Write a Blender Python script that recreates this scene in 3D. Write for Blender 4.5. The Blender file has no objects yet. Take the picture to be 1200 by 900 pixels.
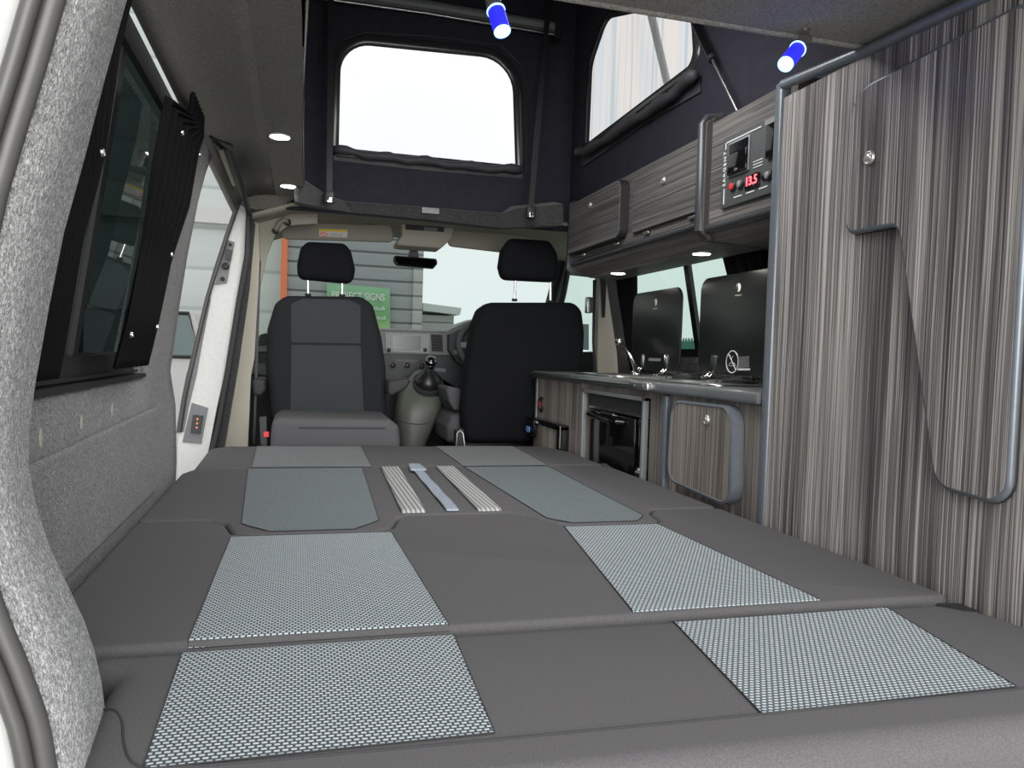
import bpy, bmesh, math, random
from mathutils import Vector, Matrix
random.seed(7)
col = bpy.context.scene.collection
PI = math.pi
# ------------------------------------------------------------------ camera model
F = 900.0
def _n(a):
    l = math.sqrt(sum(c*c for c in a)); return [c/l for c in a]
def _d(a, b): return sum(x*y for x, y in zip(a, b))
def _x(a, b): return [a[1]*b[2]-a[2]*b[1], a[2]*b[0]-a[0]*b[2], a[0]*b[1]-a[1]*b[0]]
Yc = _n([-250, 42, -F]); Xc = [3240, -72, -F]
_k = _d(Xc, Yc); Xc = _n([Xc[i]-_k*Yc[i] for i in range(3)]); Zc = _x(Xc, Yc)
CAM = (0.0, 0.0, 0.85)
def _ray(u, v):
    r = [u-600, 450-v, -F]; return (_d(r, Xc), _d(r, Yc), _d(r, Zc))
def _on(u, v, ax, val):
    r = _ray(u, v); t = (val-CAM[ax])/r[ax]
    return Vector([CAM[i]+t*r[i] for i in range(3)])
def onx(u, v, x): return _on(u, v, 0, x)
def ony(u, v, y): return _on(u, v, 1, y)
def onz(u, v, z): return _on(u, v, 2, z)

cam = bpy.data.cameras.new('camera'); co = bpy.data.objects.new('camera', cam); col.objects.link(co)
cam.sensor_width = 36; cam.lens = 36*F/1200; cam.clip_start = .02; cam.clip_end = 400
M = Matrix(((Xc[0], Xc[1], Xc[2], CAM[0]), (Yc[0], Yc[1], Yc[2], CAM[1]), (Zc[0], Zc[1], Zc[2], CAM[2]), (0, 0, 0, 1)))
co.matrix_world = M
bpy.context.scene.camera = co

# ------------------------------------------------------------------ materials
def newmat(name):
    m = bpy.data.materials.new(name); m.use_nodes = True
    nt = m.node_tree; b = nt.nodes['Principled BSDF']
    return m, nt, b
def N(nt, t, **k):
    n = nt.nodes.new(t)
    for a, v in k.items():
        if a in n.inputs.keys(): n.inputs[a].default_value = v
        else: setattr(n, a, v)
    return n
def coords(nt, scale=(1, 1, 1), rot=(0, 0, 0)):
    tc = N(nt, 'ShaderNodeTexCoord'); mp = N(nt, 'ShaderNodeMapping')
    mp.inputs['Scale'].default_value = scale; mp.inputs['Rotation'].default_value = rot
    nt.links.new(tc.outputs['Object'], mp.inputs['Vector']); return mp.outputs['Vector']
def ramp(nt, fac, stops):
    r = N(nt, 'ShaderNodeValToRGB'); e = r.color_ramp.elements
    while len(e) < len(stops): e.new(.5)
    for i, (p, c) in enumerate(stops):
        e[i].position = p; e[i].color = (*c, 1)
    nt.links.new(fac, r.inputs['Fac']); return r.outputs['Color']
def bump(nt, b, h, strength=.3, dist=.002):
    bp = N(nt, 'ShaderNodeBump'); bp.inputs['Strength'].default_value = strength; bp.inputs['Distance'].default_value = dist
    nt.links.new(h, bp.inputs['Height']); nt.links.new(bp.outputs['Normal'], b.inputs['Normal'])
def plain(name, c, rough=.6, metal=0, spec=.5, noise=0, nscale=60, emit=None, es=1, coat=0):
    m, nt, b = newmat(name)
    b.inputs['Base Color'].default_value = (*c, 1); b.inputs['Roughness'].default_value = rough
    b.inputs['Metallic'].default_value = metal; b.inputs['Specular IOR Level'].default_value = spec
    b.inputs['Coat Weight'].default_value = coat
    nz = N(nt, 'ShaderNodeTexNoise', Scale=nscale, Detail=3.0)
    nt.links.new(coords(nt), nz.inputs['Vector'])
    k = noise if noise else .05
    cc = ramp(nt, nz.outputs['Fac'], [(.3, tuple(v*(1-k) for v in c)), (.7, tuple(min(1, v*(1+k)) for v in c))])
    nt.links.new(cc, b.inputs['Base Color'])
    if noise: bump(nt, b, nz.outputs['Fac'], .15, .001)
    if emit:
        b.inputs['Emission Color'].default_value = (*emit, 1); b.inputs['Emission Strength'].default_value = es
    return m
def carpet(name, lo, mid, hi, s=1.0):
    m, nt, b = newmat(name); v = coords(nt)
    n1 = N(nt, 'ShaderNodeTexNoise', Scale=260*s, Detail=4.0, Roughness=.75, Distortion=1.5)
    n2 = N(nt, 'ShaderNodeTexNoise', Scale=7.0, Detail=2.0)
    nt.links.new(v, n1.inputs['Vector']); nt.links.new(v, n2.inputs['Vector'])
    c = ramp(nt, n1.outputs['Fac'], [(.38, lo), (.5, mid), (.62, hi)])
    mx = N(nt, 'ShaderNodeMixRGB', blend_type='MULTIPLY'); mx.inputs['Fac'].default_value = .35
    nt.links.new(c, mx.inputs['Color1']); nt.links.new(ramp(nt, n2.outputs['Fac'], [(.3, (.7, .7, .7)), (.7, (1, 1, 1))]), mx.inputs['Color2'])
    nt.links.new(mx.outputs['Color'], b.inputs['Base Color']); b.inputs['Roughness'].default_value = .95
    b.inputs['Specular IOR Level'].default_value = .1
    b.inputs['Sheen Weight'].default_value = .25
    bump(nt, b, n1.outputs['Fac'], .8, .004)
    return m
def laminate(name, vert=True, lo=(.035, .03, .03), mid=(.17, .155, .15), hi=(.6, .55, .51), gain=1):
    m, nt, b = newmat(name)
    def sc(a, z): return (a, a, z) if vert else (a, z, a)
    # gently wandering grain
    base = coords(nt)
    w = N(nt, 'ShaderNodeTexNoise', Scale=2.2, Detail=1.0); nt.links.new(base, w.inputs['Vector'])
    sub = N(nt, 'ShaderNodeVectorMath', operation='MULTIPLY_ADD')
    nt.links.new(w.outputs['Color'], sub.inputs[0]); sub.inputs[1].default_value = (.006, .006, .006); nt.links.new(base, sub.inputs[2])
    def nz(scale, det):
        mp = N(nt, 'ShaderNodeMapping'); mp.inputs['Scale'].default_value = scale; nt.links.new(sub.outputs[0], mp.inputs['Vector'])
        n = N(nt, 'ShaderNodeTexNoise', Scale=1.0, Detail=det, Roughness=.6); nt.links.new(mp.outputs['Vector'], n.inputs['Vector']); return n.outputs['Fac']
    fine = nz(sc(380, 1.3), 2.0); mid_ = nz(sc(70, .5), 2.0); broad = nz(sc(9, .25), 1.0)
    a1 = N(nt, 'ShaderNodeMath', operation='MULTIPLY'); nt.links.new(fine, a1.inputs[0]); a1.inputs[1].default_value = .52
    a2 = N(nt, 'ShaderNodeMath', operation='MULTIPLY_ADD'); nt.links.new(mid_, a2.inputs[0]); a2.inputs[1].default_value = .26; nt.links.new(a1.outputs[0], a2.inputs[2])
    a3 = N(nt, 'ShaderNodeMath', operation='MULTIPLY_ADD'); nt.links.new(broad, a3.inputs[0]); a3.inputs[1].default_value = .22; nt.links.new(a2.outputs[0], a3.inputs[2])
    c = ramp(nt, a3.outputs[0], [(.40, lo), (.5, mid), (.62, hi)])
    nt.links.new(c, b.inputs['Base Color']); b.inputs['Roughness'].default_value = .42
    b.inputs['Specular IOR Level'].default_value = .35
    bump(nt, b, fine, .08, .0005)
    return m
def weave(name, c1, c2, dark, s=1.0, rot=0):
    m, nt, b = newmat(name)
    v = coords(nt, (s, s, s), (0, 0, rot))
    br = N(nt, 'ShaderNodeTexBrick'); br.offset = .5; br.squash = 1
    nt.links.new(v, br.inputs['Vector'])
    br.inputs['Color1'].default_value = (*c1, 1); br.inputs['Color2'].default_value = (*c2, 1); br.inputs['Mortar'].default_value = (*dark, 1)
    br.inputs['Scale'].default_value = 1; br.inputs['Brick Width'].default_value = .0072; br.inputs['Row Height'].default_value = .0056
    br.inputs['Mortar Size'].default_value = .0014; br.inputs['Mortar Smooth'].default_value = .3
    nt.links.new(br.outputs['Color'], b.inputs['Base Color']); b.inputs['Roughness'].default_value = .85; b.inputs['Specular IOR Level'].default_value = .2
    b.inputs['Sheen Weight'].default_value = .1
    inv = N(nt, 'ShaderNodeMath', operation='SUBTRACT'); inv.inputs[0].default_value = 1; nt.links.new(br.outputs['Fac'], inv.inputs[1])
    bump(nt, b, inv.outputs[0], .5, .001)
    return m
def glass(name, tint, gloss=.12, rough=.0):
    m, nt, b = newmat(name); nt.nodes.remove(b)
    out = nt.nodes['Material Output']
    tr = N(nt, 'ShaderNodeBsdfTransparent'); tr.inputs['Color'].default_value = (*tint, 1)
    gl = N(nt, 'ShaderNodeBsdfGlossy'); gl.inputs['Roughness'].default_value = rough; gl.inputs['Color'].default_value = (1, 1, 1, 1)
    fr = N(nt, 'ShaderNodeFresnel'); fr.inputs['IOR'].default_value = 1.45
    ml = N(nt, 'ShaderNodeMath', operation='MULTIPLY_ADD'); nt.links.new(fr.outputs[0], ml.inputs[0]); ml.inputs[1].default_value = gloss*4; ml.inputs[2].default_value = 0
    ml.use_clamp = True
    mx = N(nt, 'ShaderNodeMixShader'); nt.links.new(ml.outputs[0], mx.inputs[0])
    nt.links.new(tr.outputs[0], mx.inputs[1]); nt.links.new(gl.outputs[0], mx.inputs[2]); nt.links.new(mx.outputs[0], out.inputs['Surface'])
    return m
def emis(name, c, s):
    m, nt, b = newmat(name); b.inputs['Base Color'].default_value = (*c, 1)
    b.inputs['Emission Color'].default_value = (*c, 1); b.inputs['Emission Strength'].default_value = s
    return m
MT = dict(
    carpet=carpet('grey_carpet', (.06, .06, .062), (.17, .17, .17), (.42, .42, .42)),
    carpet_lit=carpet('tailgate_lit_carpet', (.10, .10, .10), (.29, .29, .29), (.72, .72, .72), .8),  # same grey carpet, with the tailgate light put into a paler colour
    carpet_dark=carpet('dark_carpet', (.11, .102, .088), (.2, .188, .165), (.36, .34, .30)),
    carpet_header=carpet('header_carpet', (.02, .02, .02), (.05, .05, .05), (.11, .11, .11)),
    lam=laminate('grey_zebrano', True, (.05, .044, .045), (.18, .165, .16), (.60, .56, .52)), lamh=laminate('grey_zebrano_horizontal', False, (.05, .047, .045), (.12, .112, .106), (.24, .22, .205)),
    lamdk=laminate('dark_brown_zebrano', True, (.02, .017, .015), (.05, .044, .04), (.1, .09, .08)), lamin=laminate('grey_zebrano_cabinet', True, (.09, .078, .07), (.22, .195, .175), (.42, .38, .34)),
    fabric=plain('charcoal_fabric', (.10, .096, .098), .95, spec=.15, noise=.22, nscale=700),
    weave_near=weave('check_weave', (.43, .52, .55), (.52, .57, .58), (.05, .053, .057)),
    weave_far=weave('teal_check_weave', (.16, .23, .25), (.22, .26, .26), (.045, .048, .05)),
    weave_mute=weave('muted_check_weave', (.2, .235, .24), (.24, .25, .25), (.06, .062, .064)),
    seam=plain('seam_thread', (.035, .035, .037), .9),
    seat=plain('black_seat_fabric', (.02, .021, .024), .9, spec=.2, noise=.2, nscale=500),
    seatshaded=plain('backlit_black_seat_fabric', (.008, .0085, .0105), .9, spec=.15, noise=.2, nscale=500),  # black seat fabric darkened, its backlit shade put into the colour
    seatgrey=plain('dark_grey_seat_fabric', (.045, .05, .055), .9, spec=.2, noise=.2, nscale=500),
    seatlight=plain('grey_seat_fabric', (.1, .1, .105), .9, spec=.2, noise=.2, nscale=500),
    canvas=plain('dark_canvas', (.026, .025, .036), .85, spec=.25, noise=.12, nscale=30),
    canvas_flap=plain('canvas_flap', (.05, .049, .055), .6, spec=.4, noise=.15, nscale=25),
    pvc=plain('clear_black_pvc', (.03, .03, .03), .25, spec=.6),
    black=plain('black_plastic', (.018, .018, .02), .45),
    blackrough=plain('rough_black_plastic', (.03, .03, .032), .7),
    gloss=plain('gloss_black', (.006, .006, .007), .08, spec=.7),
    curtain=plain('black_curtain', (.005, .005, .006), .9, spec=.15, noise=.2, nscale=200),
    chrome=plain('chrome', (.8, .8, .8), .12, 1),
    steel=plain('brushed_steel', (.55, .55, .54), .3, 1),
    alu=plain('grey_edge_trim', (.16, .18, .2), .35, .35),
    aludk=plain('dark_edge_trim', (.06, .063, .068), .3, .3),
    worktop=plain('worktop', (.16, .17, .175), .3, .2, noise=.1, nscale=200),
    white=plain('white_paint', (.62, .62, .60), .35, spec=.5),
    greypaint=plain('grey_trim', (.16, .165, .17), .5),
    rubber=plain('rubber_seal', (.06, .058, .055), .45),
    beige=plain('beige_trim', (.40, .375, .31), .7, noise=.06, nscale=300),
    beigedk=plain('beige_visor', (.30, .285, .235), .75, noise=.05, nscale=300),
    sage=plain('grey_green_plastic', (.115, .12, .10), .45),
    dash=plain('dash_grey', (.15, .16, .16), .5), dashdk=plain('dash_dark', (.022, .025, .028), .5),
    silver=plain('silver_plastic', (.24, .25, .25), .5, .1),
    screen=plain('screen', (.022, .032, .033), .25, spec=.5),
    red=plain('red_plastic', (.55, .02, .02), .4, emit=(.6, .02, .02), es=.25),
    redled=emis('red_led', (1, .08, .1), 2.5), yellow=plain('yellow', (.75, .55, .02), .5), paper=plain('sticker_white', (.6, .6, .6), .5),
    whitegraphic=plain('white_print', (.7, .7, .7), .5), greyprint=plain('grey_print', (.25, .25, .25), .5),
    led=emis('led_diffuser', (1, .97, .88), 14), blue=emis('blue_led', (.012, .012, 1.0), 1.3), bluewhite=emis('blue_white_led', (.2, .4, 1.0), 3),
    gauze=None, green=None, clad=None, shutter=None)
MT['lockmetal'] = plain('satin_chrome', (.6, .58, .55), .38, .8)
MT['lidglass'] = plain('satin_black_glass', (.012, .014, .014), .28, spec=.45)
MT['windscreen'] = glass('green_tinted_glass', (.78, .86, .81), .10)
MT['sideglass'] = glass('side_glass', (.60, .74, .67), .12)
MT['dark_glass'] = glass('privacy_glass', (.03, .045, .042), .25)
MT['clearpvc'] = glass('clear_pvc', (.98, .98, .98), .05)
MT['blueglass'] = glass('blue_glass', (.1, .1, 1), .3)

def stripes(name, c1, c2, pitch, axis='z', edge=.12, rough=.7, noise=.15):
    m, nt, b = newmat(name); tc = N(nt, 'ShaderNodeTexCoord'); sp = N(nt, 'ShaderNodeSeparateXYZ')
    nt.links.new(tc.outputs['Object'], sp.inputs[0])
    d = N(nt, 'ShaderNodeMath', operation='DIVIDE'); nt.links.new(sp.outputs[axis.upper()], d.inputs[0]); d.inputs[1].default_value = pitch
    f = N(nt, 'ShaderNodeMath', operation='FRACT'); nt.links.new(d.outputs[0], f.inputs[0])
    c = ramp(nt, f.outputs[0], [(0, c2), (edge, c2), (edge+.04, c1), (.97, tuple(v*1.1 for v in c1)), (1, c2)])
    nz = N(nt, 'ShaderNodeTexNoise', Scale=3.0, Detail=5.0); nt.links.new(coords(nt, (1, 1, 6)), nz.inputs['Vector'])
    mx = N(nt, 'ShaderNodeMixRGB', blend_type='MULTIPLY'); mx.inputs['Fac'].default_value = noise*2
    nt.links.new(c, mx.inputs['Color1']); nt.links.new(nz.outputs['Fac'], mx.inputs['Color2'])
    nt.links.new(mx.outputs['Color'], b.inputs['Base Color']); b.inputs['Roughness'].default_value = rough
    bump(nt, b, f.outputs[0], .4, .01)
    return m
MT['clad'] = stripes('grey_cladding', (.36, .37, .385), (.12, .124, .13), .142)
MT['clad2'] = stripes('pale_grey_cladding', (.46, .47, .46), (.2, .2, .2), .142)
MT['shutter'] = stripes('pale_shutter', (.62, .66, .64), (.48, .54, .52), .4, edge=.05, noise=.05)
def gauze():
    m, nt, b = newmat('white_gauze'); nt.nodes.remove(b); out = nt.nodes['Material Output']
    tr = N(nt, 'ShaderNodeBsdfTransparent'); tl = N(nt, 'ShaderNodeBsdfTranslucent'); df = N(nt, 'ShaderNodeBsdfDiffuse')
    nz = N(nt, 'ShaderNodeTexNoise', Scale=1.0, Detail=3.0); nt.links.new(coords(nt, (12, 24, .8)), nz.inputs['Vector'])
    c = ramp(nt, nz.outputs['Fac'], [(.35, (.55, .66, .72)), (.48, (.9, .82, .76)), (.62, (.72, .78, .82))])
    for n in (tl, df): nt.links.new(c, n.inputs['Color'])
    nt.links.new(c, tr.inputs['Color'])
    m1 = N(nt, 'ShaderNodeMixShader'); m1.inputs[0].default_value = .2; nt.links.new(tl.outputs[0], m1.inputs[1]); nt.links.new(df.outputs[0], m1.inputs[2])
    m2 = N(nt, 'ShaderNodeMixShader'); m2.inputs[0].default_value = .6; nt.links.new(tr.outputs[0], m2.inputs[1]); nt.links.new(m1.outputs[0], m2.inputs[2])
    m2.inputs[0].default_value = .35
    nt.links.new(m2.outputs[0], out.inputs['Surface']); return m
MT['gauze'] = gauze()
def bannermat():
    m, nt, b = newmat('green_banner'); tc = N(nt, 'ShaderNodeTexCoord'); sp = N(nt, 'ShaderNodeSeparateXYZ')
    nt.links.new(tc.outputs['Object'], sp.inputs[0])
    mr = N(nt, 'ShaderNodeMapRange'); mr.inputs['From Min'].default_value = .9; mr.inputs['From Max'].default_value = 1.5
    nt.links.new(sp.outputs['Z'], mr.inputs['Value'])
    nt.links.new(ramp(nt, mr.outputs[0], [(0, (.5, .68, .3)), (.5, (.17, .38, .15)), (1, (.26, .50, .30))]), b.inputs['Base Color'])
    b.inputs['Roughness'].default_value = .5; return m
MT['green'] = bannermat()

# ------------------------------------------------------------------ mesh helpers
def obj(name, bm, m, parent=None, smooth=None, recalc=True):
    me = bpy.data.meshes.new(name)
    bmesh.ops.remove_doubles(bm, verts=bm.verts, dist=2e-6)
    if not recalc: bm.normal_update()
    else: bmesh.ops.recalc_face_normals(bm, faces=bm.faces)
    if smooth:
        for f in bm.faces: f.smooth = True
        for e in bm.edges:
            if len(e.link_faces) == 2:
                if e.link_faces[0].normal.angle(e.link_faces[1].normal, 0) > math.radians(smooth): e.smooth = False
    bm.to_mesh(me); bm.free()
    me.materials.append(MT[m] if isinstance(m, str) else m)
    o = bpy.data.objects.new(name, me); col.objects.link(o)
    if parent is not None:
        o.parent = parent
        w = Vector((0, 0, 0)); p = parent
        while p is not None: w += p.location; p = p.parent
        o.location = -w
    return o
def thing(name, label, cat, loc=(0, 0, 0), group=None):
    o = bpy.data.objects.new(name, None); col.objects.link(o); o.location = loc; o.empty_display_size = .05
    o['label'] = label; o['category'] = cat
    if group: o['group'] = group
    return o
def tag(o, label, cat, group=None):
    o['label'] = label; o['category'] = cat
    if group: o['group'] = group
    return o
def struct(name, bm, m, smooth=None, parent=None, recalc=True):
    o = obj(name, bm, m, parent, smooth, recalc)
    if parent is None: o['kind'] = 'structure'
    return o
def B(): return bmesh.new()
def box(bm, x0, x1, y0, y1, z0, z1, bev=0):
    r = bmesh.ops.create_cube(bm, size=1)
    vs = r['verts']
    for v in vs:
        v.co = Vector(((x0+x1)/2+v.co.x*(x1-x0), (y0+y1)/2+v.co.y*(y1-y0), (z0+z1)/2+v.co.z*(z1-z0)))
    if bev:
        es = list({e for v in vs for e in v.link_edges})
        bmesh.ops.bevel(bm, geom=es, offset=bev, segments=3, affect='EDGES', profile=.5)
    return bm
def ngon(bm, pts):
    vs = [bm.verts.new(p) for p in pts]; return bm.faces.new(vs)
def prism(bm, pts, vec):
    """closed planar polygon extruded by vec"""
    vec = Vector(vec); a = [bm.verts.new(Vector(p)) for p in pts]; b = [bm.verts.new(Vector(p)+vec) for p in pts]; n = len(pts)
    fa = bm.faces.new(a); fb = bm.faces.new(list(reversed(b)))
    for i in range(n):
        bm.faces.new((a[i], a[(i+1) % n], b[(i+1) % n], b[i]))
    fa.normal_update(); fb.normal_update(); bmesh.ops.triangulate(bm, faces=[fa, fb])
    return bm
def rpoly(pts, r, seg=6):
    """2-D polygon with rounded corners; r scalar or list"""
    out = []; n = len(pts)
    for i in range(n):
        p0, p1, p2 = Vector(pts[i-1]), Vector(pts[i]), Vector(pts[(i+1) % n])
        rr = r[i] if isinstance(r, (list, tuple)) else r
        a = (p0-p1); b = (p2-p1); la, lb = a.length, b.length
        if rr <= 0: out.append(p1.copy()); continue
        a.normalize(); b.normalize(); ang = a.angle(b)
        if ang > PI-.05: out.append(p1.copy()); continue
        t = min(rr/math.tan(ang/2), la*.48, lb*.48); rr = t*math.tan(ang/2)
        s, e = p1+a*t, p1+b*t; c = p1+(a+b).normalized()*(rr/math.sin(ang/2))
        v0, v1 = s-c, e-c; a0 = math.atan2(v0.y, v0.x); a1 = math.atan2(v1.y, v1.x); d = (a1-a0+PI) % (2*PI)-PI
        for k in range(seg+1):
            q = a0+d*k/seg; out.append(c+Vector((math.cos(q), math.sin(q)))*rr)
    return out
def dens(pts, step):
    out = []; n = len(pts)
    for i in range(n):
        a, b = Vector(pts[i]), Vector(pts[(i+1) % n]); k = max(1, int((b-a).length/step))
        for j in range(k): out.append(a.lerp(b, j/k))
    return out
def inset(pts, d):
    n = len(pts); out = []
    area = sum(pts[i].x*pts[(i+1) % n].y-pts[(i+1) % n].x*pts[i].y for i in range(n)); sg = 1 if area > 0 else -1
    for i in range(n):
        t1 = (pts[i]-pts[i-1]); t2 = (pts[(i+1) % n]-pts[i])
        if t1.length < 1e-9 or t2.length < 1e-9: out.append(pts[i].copy()); continue
        t1.normalize(); t2.normalize(); nn = Vector((-(t1.y+t2.y), t1.x+t2.x))
        if nn.length < 1e-6: nn = Vector((-t1.y, t1.x))
        nn.normalize(); k = max(.6, nn.dot(Vector((-t1.y, t1.x))))
        out.append(pts[i]+nn*(sg*d/k))
    if abs(d) > 1e-9:                      # collapse folded-over stretches
        for _ in range(60):
            bad = False
            for i in range(n):
                j = (i+1) % n; o = pts[j]-pts[i]; w = out[j]-out[i]
                if w.length > 1e-7 and o.dot(w) < 0:
                    m = (out[i]+out[j])/2; out[i] = m.copy(); out[j] = m.copy(); bad = True
            if not bad: break
    return out
def pillow(bm, pts, O, U, V, W, t, r, both=True, steps=5, dome=0):
    """outline pts (2-D) in frame O,U,V; thickness t along W, rounded rims of radius r, optional domed top"""
    O, U, V, W = Vector(O), Vector(U), Vector(V), Vector(W); pts = [Vector(p) for p in pts]
    def mk(ps, w): return [bm.verts.new(O+U*p.x+V*p.y+W*w) for p in ps]
    rings = []
    if both:
        for k in range(steps+1):
            a = PI/2*k/steps; rings.append(mk(inset(pts, r*(1-math.sin(a))), r*(1-math.cos(a))))
    else: rings.append(mk(pts, 0))
    for k in range(steps+1):
        a = PI/2*k/steps; rings.append(mk(inset(pts, r*(1-math.cos(a))), t-r+r*math.sin(a)))
    n = len(pts)
    for i in range(len(rings)-1):
        for j in range(n):
            bm.faces.new((rings[i][j], rings[i][(j+1) % n], rings[i+1][(j+1) % n], rings[i+1][j]))
    fs = [bm.faces.new(rings[0]), bm.faces.new(rings[-1])]
    for f in fs: f.normal_update()
    return bm
def tube(bm, pts, r, seg=10, closed=False):
    pts = [Vector(p) for p in pts]; n = len(pts); rings = []
    up = Vector((0, 0, 1))
    for i in range(n):
        a = pts[(i-1) % n] if (closed or i > 0) else pts[i]; b = pts[(i+1) % n] if (closed or i < n-1) else pts[i]
        t = (b-a); t.normalize()
        u = t.cross(up)
        if u.length < .15: u = t.cross(Vector((1, 0, 0)))
        u.normalize(); v = t.cross(u)
        rr = r[i] if isinstance(r, (list, tuple)) else r
        rings.append([bm.verts.new(pts[i]+(u*math.cos(2*PI*k/seg)+v*math.sin(2*PI*k/seg))*rr) for k in range(seg)])
    m = n if closed else n-1
    for i in range(m):
        A, Bq = rings[i], rings[(i+1) % n]
        # align to avoid twists
        best = min(range(seg), key=lambda s: (A[0].co-Bq[s].co).length)
        for k in range(seg): bm.faces.new((A[k], A[(k+1) % seg], Bq[(k+1+best) % seg], Bq[(k+best) % seg]))
    if not closed: bm.faces.new(rings[0]); bm.faces.new(list(reversed(rings[-1])))
    return bm
def cyl(bm, c, ax, r, h, seg=24, r2=None, bev=0):
    c, ax = Vector(c), Vector(ax).normalized(); u = ax.orthogonal().normalized(); v = ax.cross(u); r2 = r if r2 is None else r2
    prof = [(r, 0), (r2, h)] if not bev else [(r-bev, 0), (r, bev), (r2, h-bev), (r2-bev, h)]
    rings = [[bm.verts.new(c+ax*z+(u*math.cos(2*PI*k/seg)+v*math.sin(2*PI*k/seg))*q) for k in range(seg)] for q, z in prof]
    for a, b in zip(rings, rings[1:]):
        for k in range(seg): bm.faces.new((a[k], a[(k+1) % seg], b[(k+1) % seg], b[k]))
    bm.faces.new(rings[0]); bm.faces.new(list(reversed(rings[-1]))); return bm
def torus(bm, c, ax, R, r, seg=28, s2=8):
    c, ax = Vector(c), Vector(ax).normalized(); u = ax.orthogonal().normalized(); v = ax.cross(u)
    return tube(bm, [c+(u*math.cos(2*PI*k/seg)+v*math.sin(2*PI*k/seg))*R for k in range(seg)], r, s2, True)
def grid(bm, rows):
    vs = [[bm.verts.new(p) for p in r] for r in rows]
    for a, b in zip(vs, vs[1:]):
        for i in range(len(a)-1): bm.faces.new((a[i], a[i+1], b[i+1], b[i]))
    return bm
def solid(o, t, off=0):
    s = o.modifiers.new('solidify', 'SOLIDIFY'); s.thickness = t; s.offset = off; return o
def loft(bm, rings):
    vs = [[bm.verts.new(p) for p in r] for r in rings]; n = len(vs[0])
    for a, b in zip(vs, vs[1:]):
        for k in range(n): bm.faces.new((a[k], a[(k+1) % n], b[(k+1) % n], b[k]))
    bm.faces.new(vs[0]); bm.faces.new(list(reversed(vs[-1]))); return bm
def se(c, U, V, a, b, n=3, N_=32):
    c, U, V = Vector(c), Vector(U), Vector(V); out = []
    for k in range(N_):
        t = 2*PI*k/N_; ct, st = math.cos(t), math.sin(t)
        out.append(c+U*(a*math.copysign(abs(ct)**(2/n), ct))+V*(b*math.copysign(abs(st)**(2/n), st)))
    return out
def text(name, s, size, M_, m, parent, ext=.0006, space=1.0, sx=1.0, align='CENTER'):
    cu = bpy.data.curves.new(name, 'FONT'); cu.body = s; cu.size = size; cu.extrude = ext; cu.align_x = align; cu.align_y = 'CENTER'
    cu.space_character = space; cu.offset = size*.012
    t = bpy.data.objects.new(name+'_c', cu); col.objects.link(t)
    dg = bpy.context.evaluated_depsgraph_get(); dg.update()
    me = bpy.data.meshes.new_from_object(t.evaluated_get(dg)); bpy.data.objects.remove(t)
    me.transform(Matrix.Scale(sx, 4, (1, 0, 0))); me.transform(M_)
    me.name = name; me.materials.clear(); me.materials.append(MT[m])
    o = bpy.data.objects.new(name, me); col.objects.link(o); o.parent = parent
    w = Vector((0, 0, 0)); p = parent
    while p is not None: w += p.location; p = p.parent
    o.location = -w
    return o
def frame(O, U, V):
    U, V = Vector(U).normalized(), Vector(V).normalized(); W = U.cross(V)
    return Matrix(((U.x, V.x, W.x, O[0]), (U.y, V.y, W.y, O[1]), (U.z, V.z, W.z, O[2]), (0, 0, 0, 1)))
X_, Y_, Z_ = Vector((1, 0, 0)), Vector((0, 1, 0)), Vector((0, 0, 1))

# ================================================================== SHELL
# floor
struct('floor', box(B(), -.36, 1.46, .62, 4.25, -.04, 0), 'blackrough')
struct('ground', box(B(), -60, 60, -30, 90, -.6, -.55), plain('concrete_ground', (.36, .35, .30), .9, noise=.15, nscale=4))

# left wall (carpeted, leaning inwards), with window hole y .93-1.93, z .775-1.39 and sliding-door opening from y 2.35
LW = [(.0, -.33), (.3, -.33), (.52, -.325), (.68, -.33), (.775, -.345), (.95, -.325), (1.1, -.305), (1.25, -.28), (1.33, -.262), (1.38, -.246), (1.40, -.236), (1.42, -.22), (1.435, -.198), (1.444, -.17), (1.449, -.13), (1.4495, -.10)]
def lx(z):
    for (a, b), (c, d) in zip(LW, LW[1:]):
        if z <= c: return b+(d-b)*(z-a)/(c-a)
    return LW[-1][1]
bm = B(); bmc = B(); ys = [.88, .93, 1.2, 1.5, 1.8, 1.93, 2.1, 2.25, 2.33, 2.36]
for (z0, x0), (z1, x1) in zip(LW, LW[1:]):
    for y0, y1 in zip(ys, ys[1:]):
        if z0 >= .77 and z1 <= 1.39 and y0 >= .92 and y1 <= 1.94: continue
        def sh(y): return -.03*max(0, (y-2.33)/.03) if z0 < 1.37 else 0
        ngon(bm if z0 < 1.37 else bmc, [(x0+sh(y0), y0, z0), (x0+sh(y1), y1, z0), (x1+sh(y1), y1, z1), (x1+sh(y0), y0, z1)])
for z0, z1, in zip([a for a, _ in LW], [a for a, _ in LW][1:]):   # header over the sliding door
    if z0 >= 1.38:
        ngon(bmc, [(lx(z0), 2.36, z0), (lx(z0), 3.35, z0), (lx(z1), 3.35, z1), (lx(z1), 2.36, z1)])
solid(struct('wall_left', bm, 'carpet', 75, None, False), .045, -1)
# raised lower carpet panel with soft ridge and three screw slots
bm = B()
pn = rpoly([(1.0, .50), (2.0, .50), (2.0, .70), (1.0, .69)], .02)
pillow(bm, pn, (-.327, 0, 0), Y_, Z_, X_, .008, .006, False)
o = struct('trim_1', bm, 'carpet', 40)
for u, v in ((47, 513), (95, 495), (131, 481)):
    p = onx(u, v, -.318); bm = B(); cyl(bm, p, X_, .0045, .0012, 14); bm.verts.ensure_lookup_table()
    for w_ in bm.verts: w_.co.z = p.z+(w_.co.z-p.z)*2.6
    obj('screw_slot', bm, 'beige', o)

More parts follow.
